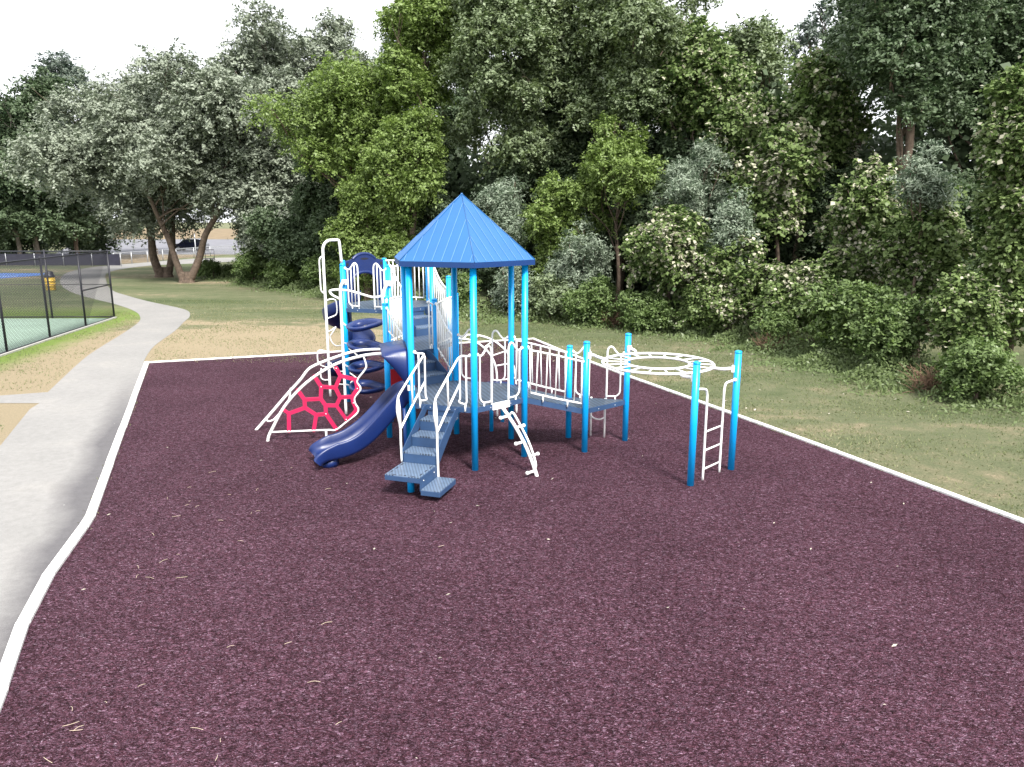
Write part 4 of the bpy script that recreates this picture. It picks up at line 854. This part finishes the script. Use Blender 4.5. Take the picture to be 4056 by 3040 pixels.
def tree(name, label, cat, x, y, zb, zt, rx, kind, nclump=26, leaf=.2, cover=6.0, shape='round', trunk=.25, group='trees of the wood behind the playground', lean=(0, 0), bark='bark', trunks=None, clr=1.0, accent=0.0, droop=None, limbs=9, tb=0, asp=.55):
    root = empty(name, (x, y, 0), label, cat, group); leaf = leaf * (.74 if kind == 'vine' else .80)
    pos, nr, tint, ctr, rad, n = crown_points(x + lean[0] * .4, y + lean[1] * .4, zb, zt, rx, nclump, leaf, cover, shape, clr, lean)
    pos[:, 2] = np.maximum(pos[:, 2], .05 + rng.uniform(0, .3, n))
    ln = leaf * rng.uniform(.7, 1.35, n); wd = ln * rng.uniform(asp * .8, asp * 1.25, n)
    tint = np.clip(tint + tb, 0, .84)
    if accent: sel = rng.random(n) < .62 * accent * (0.4 + 1.2 * (np.sin(pos[:, 0] * 2.1 + pos[:, 2] * 1.7) > 0)); tint[sel] = .99; wd[sel] *= 1.1
    leaf_mesh('crown', pos, nr, ln, wd, tint, LM[kind], root, droop)
    tb_ = MB(); tk = trunks or [((x, y, -.1), (x + lean[0] * .5 + random.uniform(-.3, .3), y + lean[1] * .5, zb + (zt - zb) * .55), trunk)]
    tops = []
    for a, b, r_ in tk: 
        limb(tb_, a, b, r_ * 1.0, r_ * .42, 5, .03); tops.append((Vector(a), Vector(b), r_)); 
        q_ = Vector(a); tb_.tube([q_ - Vector((0, 0, .1)), q_ + Vector((0, 0, .25)), q_ + Vector((0, 0, .8))], 0, 9, True, [r_ * 1.55, r_ * 1.22, r_ * 1.0], 3)
    order = np.argsort(-rad)[:limbs * len(tk)]
    for k, i in enumerate(order):
        a, b, r_ = tops[k % len(tops)]; f = random.uniform(.45, .98); s0 = a.lerp(b, f)
        if ctr[i][2] < s0.z * .8: s0 = a.lerp(b, .4)
        limb(tb_, s0, ctr[i], r_ * .26, .015, 4, .08)
        for _ in range(2):
            j = i; e = Vector(ctr[j]) + Vector((random.uniform(-1, 1), random.uniform(-1, 1), random.uniform(-.6, .8))) * rx * .28; limb(tb_, Vector(ctr[j]).lerp(s0, .25), e, r_ * .1, .012, 3, .1)
    tb_.build('trunk', M[bark], root)
    return root
# placing: px in a 2212 px wide picture frame gives the bearing, D the distance along the view
def bear(px, D): return (px - 1106) / 1642 * D, D / .977
def ztop(py, D): return 4.796 + D * math.tan(math.atan((829 - py) / 1642) - R(12.352))
W_ = 'trees of the wood behind the playground'
def T(label, px, D, top, bot, hw, kind, name='tree', cat='tree', **k):
    x, y = bear(px, D); zt = ztop(top, D); zb = max(.1, ztop(bot, D)); rx = hw / 1642 * D
    return tree(name, label, cat, x, y, zb, zt, rx, kind, **k)
# far left background
T('hazy dark tree at the left edge of the photo, behind the blue court', -20, 88, 85, 535, 115, 'far', leaf=.42, nclump=26, cover=5)
T('dark tall tree with bare pale trunk left of the silver maple', 75, 82, 95, 530, 95, 'dark', leaf=.40, nclump=26, cover=5, bark='bark_pale', trunk=.3)
T('round-topped tree peeping above the silver maple at its left', 180, 95, 92, 480, 85, 'far', leaf=.42, nclump=20, cover=4)
T('grey-green tree peeping above the middle of the silver maple', 330, 100, 105, 470, 115, 'far', leaf=.45, nclump=24, cover=4)
T('dark low tree behind the court fence, under the left side of the silver maple', 160, 84, 260, 535, 130, 'dark', leaf=.40, nclump=22, cover=5)
T('dark low tree behind the path bend, right of the leaning pale trunk', 30, 80, 300, 560, 90, 'dark', leaf=.38, nclump=18, cover=5, bark='bark_pale')
T('dark hedge-like trees low behind the far dark sheet, farthest left', 20, 96, 420, 552, 110, 'dark', leaf=.42, nclump=24, cover=6, shape='column')
T('dark low trees behind the court fence, left of the car park opening', 190, 94, 440, 550, 85, 'dark', leaf=.40, nclump=22, cover=6, shape='column')
T('tree closing the gap in the treetops right of centre', 1425, 52, -20, 260, 85, 'mid', leaf=.25, nclump=30, cover=5)
T('tall pale open tree between the grey maples and the yellow-green tree', 735, 70, -5, 400, 115, 'silver', leaf=.31, nclump=36, cover=3.6, bark='bark_pale', clr=.85)
T('dark tree between the bright yellow-green tree and the large glossy green tree', 965, 54, 90, 560, 85, 'dark', leaf=.26, nclump=28, cover=6)
# the two big silver maples over the path
tree('silver_maple', 'big silver maple with double trunk beside the path, pale wind-turned leaves', 'tree', -28.6, 61.0, 3.0, 16.0, 7.9, 'silver', 64, .27, 6.0, 'round', .5, None, (0, 0), 'bark',
     [((-28.75, 62.7, 0), (-29.8, 62.5, 9.0), .36), ((-28.1, 62.6, 0), (-26.4, 62.0, 9.5), .30)], .95, limbs=10)
tree('silver_maple', 'silver maple with two splayed trunks forking from the ground, second trunk leaning right', 'tree', -22.2, 57.5, 4.3, 17.2, 6.4, 'silver', 52, .26, 5.5, 'round', .45, None, (0, 0), 'bark',
     [((-24.6, 57.3, 0), (-27.2, 57.8, 7.5), .27), ((-24.2, 57.3, 0), (-20.0, 57.2, 8.5), .30)], .95, limbs=10, tb=-.05)
T('tall pale maple rising behind the splayed-trunk maple, highest at the left', 640, 66, -30, 440, 165, 'silver', leaf=.31, nclump=50, cover=4.5, bark='bark_pale', clr=.85)
T('grey-leaved tree right of the splayed-trunk maple, low twiggy skirt', 625, 56, 130, 590, 115, 'silver', leaf=.26, nclump=44, cover=5.5, tb=-.16)
T('tall thin open tree with bare pale trunk against the sky', 850, 72, -10, 330, 75, 'far', leaf=.28, nclump=22, cover=1.6, bark='bark_pale', trunk=.28, clr=.7)
T('small dark understorey tree left of the loop ladder top', 555, 60, 400, 620, 55, 'dark', leaf=.24, nclump=20, cover=5)
T('dark understorey tree directly behind the loop ladder', 640, 52, 400, 640, 90, 'dark', leaf=.22, nclump=26, cover=6)
# bright green oak left of the roof
T('bright yellow-green tree left of the blue roof, broad rounded lobes', 760, 46, 110, 400, 150, 'oak', leaf=.21, nclump=34, cover=5, clr=1.0, trunk=.3)
T('bright green tall tree above and left of the blue roof apex', 925, 45, -90, 330, 95, 'oak', leaf=.21, nclump=30, cover=6, shape='column')
T('bright green tree with drooping side, just left of the roof apex', 880, 42, 180, 480, 90, 'oak', leaf=.20, nclump=26, cover=5.5)
T('lower green tree left of the blue roof, filling below the yellow-green lobes', 790, 43, 320, 640, 80, 'oak', leaf=.19, nclump=28, cover=6, tb=-.1)
T('dark narrow tree between the yellow-green lobes and the grey maple', 700, 50, 250, 620, 70, 'dark', leaf=.22, nclump=24, cover=6)
T('dark tree in shade behind the blue roof, left slope', 930, 44, 400, 680, 75, 'dark', leaf=.2, nclump=24, cover=6)
# centre
T('large glossy green tree above the blue roof, right of its apex', 1120, 43, -260, 430, 150, 'mid', leaf=.21, nclump=54, cover=6.5)
T('large green tree climbing out of the top of the photo, centre right', 1340, 41, -260, 420, 160, 'mid', leaf=.20, nclump=56, cover=6.5)
T('black-green tree top between the bright tall tree and the glossy tree', 1010, 56, -160, 300, 65, 'dark', leaf=.26, nclump=20, cover=6)
T('dark tree deep in the wood behind the grey-blue saplings', 1230, 44, 200, 700, 160, 'dark', leaf=.21, nclump=46, cover=6.5)
T('dark tree deep in the wood right of centre', 1470, 40, 180, 700, 150, 'dark', leaf=.20, nclump=46, cover=6.5)
T('dark tree behind the first pale-flecked vine mound', 1640, 38, 200, 720, 120, 'dark', leaf=.20, nclump=44, cover=6)
T('dark tree filling the gap between the vine mounds', 1840, 33, 300, 760, 110, 'dark', leaf=.18, nclump=40, cover=6)
T('dark tree deep behind the right vine wall', 2040, 30, 330, 800, 110, 'dark', leaf=.17, nclump=40, cover=6)
T('dark round tree under the blue roof line, seen between the posts', 1060, 40, 480, 700, 100, 'dark', leaf=.2, nclump=30, cover=6)
T('grey-blue sapling with feathery leaves right beside the roof apex', 1090, 37.5, 365, 560, 60, 'blue', name='sapling', leaf=.20, nclump=22, cover=3.6, clr=.75, asp=.3, trunk=.07)
T('yellow-green young tree right of the roof, sunlit top', 1190, 37, 320, 620, 72, 'oak', name='sapling', leaf=.18, nclump=20, cover=3.0, clr=.75, trunk=.08)
T('green leafy young tree right of the yellow-green one, taller', 1330, 36.5, 225, 520, 105, 'oak', leaf=.18, nclump=28, cover=3.2, clr=.75, tb=-.02, trunk=.12)
T('grey-blue feathery sapling right of the blue roof corner', 1250, 35.5, 470, 660, 75, 'blue', name='sapling', leaf=.18, nclump=26, cover=4, clr=.8, asp=.3, trunk=.07)
T('grey-blue feathery tree in front of the dark gap, right of centre', 1500, 34.5, 270, 520, 80, 'blue', leaf=.19, nclump=30, cover=4.4, clr=.8, asp=.3, trunk=.12)
T('small blue-green sapling under the roof line between the right posts', 1130, 36, 560, 690, 55, 'blue', name='sapling', leaf=.17, nclump=16, cover=4, clr=.8, asp=.35, trunk=.06)
T('low green bush-like tree right behind the right roof posts', 1190, 35, 600, 700, 55, 'mid', name='sapling', leaf=.16, nclump=16, cover=5, trunk=.06)
# right side
T('tree with pale vine tips high on the right of centre, below the sky gap', 1490, 39, 20, 330, 100, 'vine', leaf=.24, nclump=34, cover=6, accent=.12, trunk=.2, asp=.75)
T('green tree top standing against the sky gap', 1600, 44, 0, 260, 85, 'mid', leaf=.24, nclump=24, cover=4.5)
T('thin open tree against the sky above the vines', 1745, 46, -20, 260, 60, 'far', leaf=.24, nclump=18, cover=2.2, clr=.75)
T('vine-smothered tree with yellow tips under the sky gap', 1600, 36, 150, 420, 75, 'vine', leaf=.24, nclump=30, cover=6, accent=.20, asp=.75)
T('vine-draped tree top like an arch below the sky patch', 1740, 35, 75, 420, 95, 'vine', leaf=.25, nclump=36, cover=6.5, accent=.16, asp=.75, droop=.4)
T('big dark maple at the upper right with layered boughs', 1930, 31, -260, 330, 150, 'dark', leaf=.20, nclump=60, cover=6, tb=.14)
T('dark maple crown at the top right corner', 2110, 33, -300, 330, 140, 'dark', leaf=.20, nclump=50, cover=6)
T('tree fork with dark crown left of the big dark maple', 1840, 37, -160, 230, 75, 'dark', leaf=.22, nclump=22, cover=5)
V = dict(name='vine_mound', cat='vines', group='vine covered mounds along the wood', asp=.8, droop=.45, shape='column', trunk=.12, limbs=5)
T('tall vine mound with many cream leaves, left of the two right vine mounds', 1675, 32, 235, 560, 62, 'vine', leaf=.24, nclump=34, cover=8, accent=.34, **V)
T('wide vine mound with cream-flecked leaves in the middle right', 1880, 28.5, 330, 620, 80, 'vine', leaf=.22, nclump=40, cover=8, accent=.25, **V)
T('vine mound at the right with dark green hanging leaves', 2010, 25.5, 380, 700, 80, 'vine', leaf=.20, nclump=40, cover=8, accent=.14, **V)
T('vine wall column at the right edge of the photo, floor to sky', 2215, 21.5, -40, 760, 98, 'vine', leaf=.17, nclump=70, cover=9, accent=.13, **V)
T('low vine mound sprinkled with cream leaves behind the overhead ring', 1450, 32.5, 440, 660, 85, 'vine', leaf=.22, nclump=34, cover=8, accent=.36, **V)
T('vine mound between the ring and the tall cream vine mound', 1590, 30, 500, 720, 70, 'vine', leaf=.2, nclump=30, cover=8, accent=.26, **V)
T('silvery-leaved young tree in front of the cream vine mound', 1590, 30.5, 400, 600, 45, 'blue', name='sapling', leaf=.17, nclump=18, cover=5, asp=.4, trunk=.06)
T('low vine mound right of the end posts, cream leaves along its top', 1740, 28, 560, 740, 75, 'vine', leaf=.19, nclump=30, cover=8, accent=.22, **V)
T('feathery grey-green sapling between the right vine mounds', 1990, 25, 270, 460, 50, 'blue', name='sapling', leaf=.17, nclump=20, cover=4.4, asp=.3, trunk=.06)
S = dict(name='shrub', cat='shrub', group='shrubs along the foot of the wood', trunk=.05, limbs=6)
T('bright star-leaved shrub in front of the vines at the right', 1860, 24.5, 580, 770, 75, 'shrub', leaf=.17, nclump=30, cover=6, tb=.1, **S)
T('dark shrub low behind the right lawn, left of the brown brush', 1960, 22.5, 640, 830, 60, 'shrub', leaf=.14, nclump=26, cover=6.5, tb=-.12, **S)
T('bright green shrub at the lower right edge beside the lawn', 2160, 19.2, 740, 900, 75, 'shrub', leaf=.13, nclump=30, cover=6.5, **S)
T('vine-hung shrub at the right edge above the bright shrub', 2120, 21, 560, 790, 70, 'vine', leaf=.16, nclump=34, cover=7, accent=.12, asp=.75, droop=.3, **S)
T('small leafy shrub right of the end post', 1690, 27, 660, 770, 45, 'shrub', leaf=.14, nclump=18, cover=6, **S)
T('dark shrub behind the right pair of roof posts', 1290, 33.5, 600, 710, 60, 'shrub', leaf=.15, nclump=20, cover=6, tb=-.1, **S)
T('rounded shrub behind the ring, at the foot of the vines', 1400, 31.8, 620, 720, 60, 'shrub', leaf=.14, nclump=20, cover=6, **S)
T('shrub behind the ring posts with pale leaf backs', 1530, 30.2, 620, 740, 60, 'vine', leaf=.15, nclump=22, cover=6, accent=.1, asp=.7, **S)
T('dark shrub in shade under the blue-roof posts, left', 985, 37.5, 590, 700, 50, 'shrub', leaf=.15, nclump=18, cover=6, tb=-.1, **S)
T('shrub in shade left of the upper deck', 690, 49, 540, 650, 50, 'shrub', leaf=.17, nclump=18, cover=6, tb=-.1, **S)
T('green shrub at the wood edge left of the loop ladder', 610, 51, 560, 640, 45, 'shrub', leaf=.17, nclump=18, cover=6, **S)
T('bright green shrub right of the splayed maple trunks', 450, 60, 565, 615, 45, 'shrub', leaf=.18, nclump=16, cover=6, tb=.05, **S)
T('dark shrub at the wood edge between the maples and the ladder', 540, 54, 540, 625, 45, 'shrub', leaf=.17, nclump=16, cover=6, tb=-.08, **S)
T('leaning green shrub behind the blue roof posts, sunlit', 860, 42, 400, 660, 55, 'oak', leaf=.18, nclump=22, cover=5.5, **S)
# deep backdrop of the wood: a far-off mass that reads as one
def wood_backdrop():
    pts = [(-24, 76), (-14, 66), (-4, 54), (6, 50), (14, 44), (20, 36), (26, 28), (30, 18)]; P = []; 
    n = 130000; f = rng.uniform(0, len(pts) - 1.001, n); i = f.astype(int); g_ = f - i; A = np.array(pts, float)
    xy = A[i] * (1 - g_)[:, None] + A[i + 1] * g_[:, None] + rng.normal(0, 1.2, (n, 2)); z = rng.uniform(0, 1, n)**.9
    h = 9.5 + 1.6 * np.sin(f * 5.1) + 1.2 * np.sin(f * 11.3 + 1)
    h = np.where(f < 2.2, h * 1.0, h)
    pos = np.stack([xy[:, 0], xy[:, 1], z * h], 1); nr = unit(n) + np.array([-.3, -.8, .4]); nr /= np.linalg.norm(nr, axis=1, keepdims=True)
    ln = rng.uniform(.3, .5, n); o = leaf_mesh('wood_interior', pos, nr, ln, ln * .7, rng.uniform(.0, .45, n), LM['dark']); return tag(o, 'dark mass of the wood seen between the nearer trees', 'wood', None, 'stuff')
wood_backdrop()
# undergrowth fringe along the edge of the lawn
edge = [(-26, 66), (-23.53, 62.12), (-17.47, 53.74), (-11.68, 47.32), (-2.36, 36.9), (4.04, 34.2), (7.57, 31.23), (9.19, 27.35), (10.81, 21.83), (13.06, 18.81), (15, 16.5)]
def fringe():
    n = 52000; A = np.array(edge, float); seg = np.linalg.norm(A[1:] - A[:-1], axis=1); wts = seg * np.array([1, 1, 1, 1, 1.3, 1.6, 1.8, 2, 2.2, 2.2][:len(seg)]); wts /= wts.sum()
    i = rng.choice(len(seg), n, p=wts); g_ = rng.random(n); base = A[i] * (1 - g_)[:, None] + A[i + 1] * g_[:, None]
    d = (A[i + 1] - A[i]) / seg[i][:, None]; nn = np.stack([d[:, 1], -d[:, 0]], 1); nn = -nn  # towards the wood
    ph = g_ * 9 + i * 3.7; wv = .45 * np.sin(ph) + .3 * np.sin(ph * 2.7 + 1)
    off = rng.normal(.35, .75, n) + wv; base = base + nn * off[:, None]
    hmax = np.clip(.28 + .35 * off + .2 * np.sin(ph * 1.7), .06, 1.0)
    z = rng.random(n) * hmax; pos = np.stack([base[:, 0], base[:, 1], z], 1)
    nr = unit(n) * .7 + np.array([-.2, -.5, .5]); nr /= np.linalg.norm(nr, axis=1, keepdims=True)
    ln = rng.uniform(.08, .20, n) * (1 + (30 > base[:, 1]) * -.2); o = leaf_mesh('undergrowth', pos, nr, ln, ln * .45, .35 + .25 * rng.random(n) + .2 * np.sin(ph), LM['weed'])
    return tag(o, 'weeds and ground cover fringing the lawn at the foot of the wood', 'undergrowth', None, 'stuff')
fringe()
def brush(x, y, s, label):
    m = MB()
    for k in range(170):
        a = random.uniform(0, 2 * math.pi); r_ = random.uniform(0, .55) * s; p = Vector((x + r_ * math.cos(a), y + r_ * .7 * math.sin(a), random.uniform(0, .35) * s)); d = Vector((random.uniform(-1, 1), random.uniform(-1, 1), random.uniform(-.1, 1.2))) * .45 * s
        m.tube([p, p + d * .5 + Vector((0, 0, .05)), p + d], 0, 4, True, [.010, .007, .003], 2)
    return tag(m.build('dead_brush', M['brown']), label, 'brush', 'heaps of dead twigs')
brush(11.7, 20.6, 1.1, 'heap of brown dead twigs on the lawn edge at the lower right'); brush(9.4, 27.2, 1.0, 'reddish dead twigs at the foot of the vines behind the end posts'); brush(4.5, 33.6, 1.1, 'dry brown twigs at the wood edge behind the bridge')
# short grass tufts standing on the lawn
def tufts():
    n = 330000; x = rng.uniform(-21, 16, n); y = 11 + 34 * rng.random(n)**.8; pos = np.stack([x, y, np.full(n, .0)], 1)
    f = np.sin(x * 1.3 + np.sin(y * .7) * 2) + np.sin(y * 1.9 + x * .4); keep = rng.random(n) < (.55 + .25 * f) * np.where(x < -3, .45, 1)
    E_0 = np.array(edge, float); wx = np.interp(-y, -E_0[::1, 1], E_0[::1, 0]); keep &= x < wx + .4
    keep &= ~inside_mulch(pos)
    PA = [(11.0, -12), (15.7, -11.0, ), (19.4, -13), (22.6, -13.67), (26.66, -15.06), (31.57, -16.35), (34.9, -17.3), (37, -18.2), (42.6, -22.2), (46, -25)]
    PB = [(11.0, -6.9), (24.5, -12.15), (28.57, -13.61), (32.4, -14.5), (37.6, -16.0), (40.3, -17.43), (44.2, -21.14), (46, -23)]
    xa = np.interp(y, [p[0] for p in PA], [p[1] for p in PA]); xb = np.interp(y, [p[0] for p in PB], [p[1] for p in PB]); keep &= ~((x > xa - .1) & (x < xb + .1))
    keep &= ~((y > 17.3) & (y < 20.9) & (x < -12)); xc = np.interp(y, [16, 37], [-17.0, -19.5]); keep &= ~((x < xc + .25) & (y < 37))
    pos = pos[keep]; n = len(pos); nr = unit(n); nr[:, 2] *= .35; nr /= np.linalg.norm(nr, axis=1, keepdims=True)
    ln = rng.uniform(.025, .06, n); v = np.empty((n, 3, 3)); side = np.stack([-nr[:, 1], nr[:, 0], np.zeros(n)], 1); w2 = rng.uniform(.008, .02, n)[:, None]
    lean_ = rng.normal(0, .03, (n, 3)); lean_[:, 2] = 0
    v[:, 0] = pos - side * w2; v[:, 1] = pos + side * w2; v[:, 2] = pos + np.array([0, 0, 1.0]) * ln[:, None] + lean_
    me = bpy.data.meshes.new('grass'); me.vertices.add(3 * n); me.vertices.foreach_set('co', v.reshape(-1).astype(np.float32)); me.loops.add(3 * n); me.loops.foreach_set('vertex_index', np.arange(3 * n, dtype=np.int32))
    me.polygons.add(n); me.polygons.foreach_set('loop_start', np.arange(0, 3 * n, 3, dtype=np.int32)); me.polygons.foreach_set('loop_total', np.full(n, 3, dtype=np.int32)); me.update(calc_edges=True)
    dry = np.clip(.25 + .35 * np.sin(pos[:, 0] * .5 + 1) * np.sin(pos[:, 1] * .31) + (pos[:, 0] < -3) * .30 + rng.normal(0, .16, n), 0, 1)
    at = me.attributes.new('tint', 'FLOAT', 'FACE'); at.data.foreach_set('value', dry.astype(np.float32)); me.materials.append(LM['grass']); o = bpy.data.objects.new('grass', me); C.objects.link(o)
    return tag(o, 'short worn grass tufts on the lawn round the mulch', 'grass', None, 'stuff')
# loose leaves and straws on the mulch and the lawn
def litter(name, label, n, region, lmin, lmax, asp, mat, z):
    x = rng.uniform(region[0], region[1], n); y = region[2] + (region[3] - region[2]) * rng.random(n)**region[4]
    pos = np.stack([x, y, np.full(n, z)], 1); nr = np.tile([0, 0, 1.0], (n, 1)) + rng.normal(0, .2, (n, 3)); nr /= np.linalg.norm(nr, axis=1, keepdims=True)
    return pos, nr, rng.uniform(lmin, lmax, n)
def inside_mulch(p): 
    out = np.ones(len(p), bool)
    for i, (x, y, z) in enumerate(p):
        def xat(K):
            for a, b in zip(K[:-1], K[1:]):
                if min(a[1], b[1]) <= y <= max(a[1], b[1]): return a[0] + (b[0] - a[0]) * (y - a[1]) / (b[1] - a[1])
            return None
        xl = xat(KL); xr = xat(KR[3:]); out[i] = (xl is not None and xr is not None and xl + .15 < x < xr - .15) 
    return out
tufts()
pos, nr, ln = litter('', '', 90, (-8, 9, 4.5, 24, 1.3), .03, .09, .4, None, .03); k = inside_mulch(pos); o = leaf_mesh('leaf_litter', pos[k], nr[k], ln[k], ln[k] * .4, rng.uniform(.2, .9, k.sum()), LM['litter']); tag(o, 'pale dry leaf scraps strewn over the purple mulch', 'leaf litter', None, 'stuff')
m = MB()
for _ in range(42):
    f = random.random(); y = 4.6 + 9.5 * random.random()**1.4; xl = -4.3 - (y - 4.6) * .29 if y < 11 else -6.4; x = xl + .3 + abs(random.gauss(0, 1.6)); a = random.uniform(0, 6.28); L = random.uniform(.04, .15); c = Vector((x, y, .03)); d = Vector((math.cos(a), math.sin(a), 0)) * L
    m.tube([c, c + d * .5 + Vector((-d.y, d.x, 0)) * random.uniform(-.12, .12) + Vector((0, 0, .006)), c + d], 0.002, 4, True, None, 3)
tag(m.build('straw_litter', M['straw']), 'dry grass straws scattered on the mulch near the left kerb', 'straw', None, 'stuff')
pos, nr, ln = litter('', '', 150, (1, 12, 17, 36, 1), .05, .12, .5, None, .03); k = ~inside_mulch(pos); o = leaf_mesh('fallen_leaves', pos[k], nr[k], ln[k], ln[k] * .6, rng.uniform(.3, .9, k.sum()), LM['litter']); tag(o, 'pale fallen leaves dotted over the right lawn', 'fallen leaves', None, 'stuff')
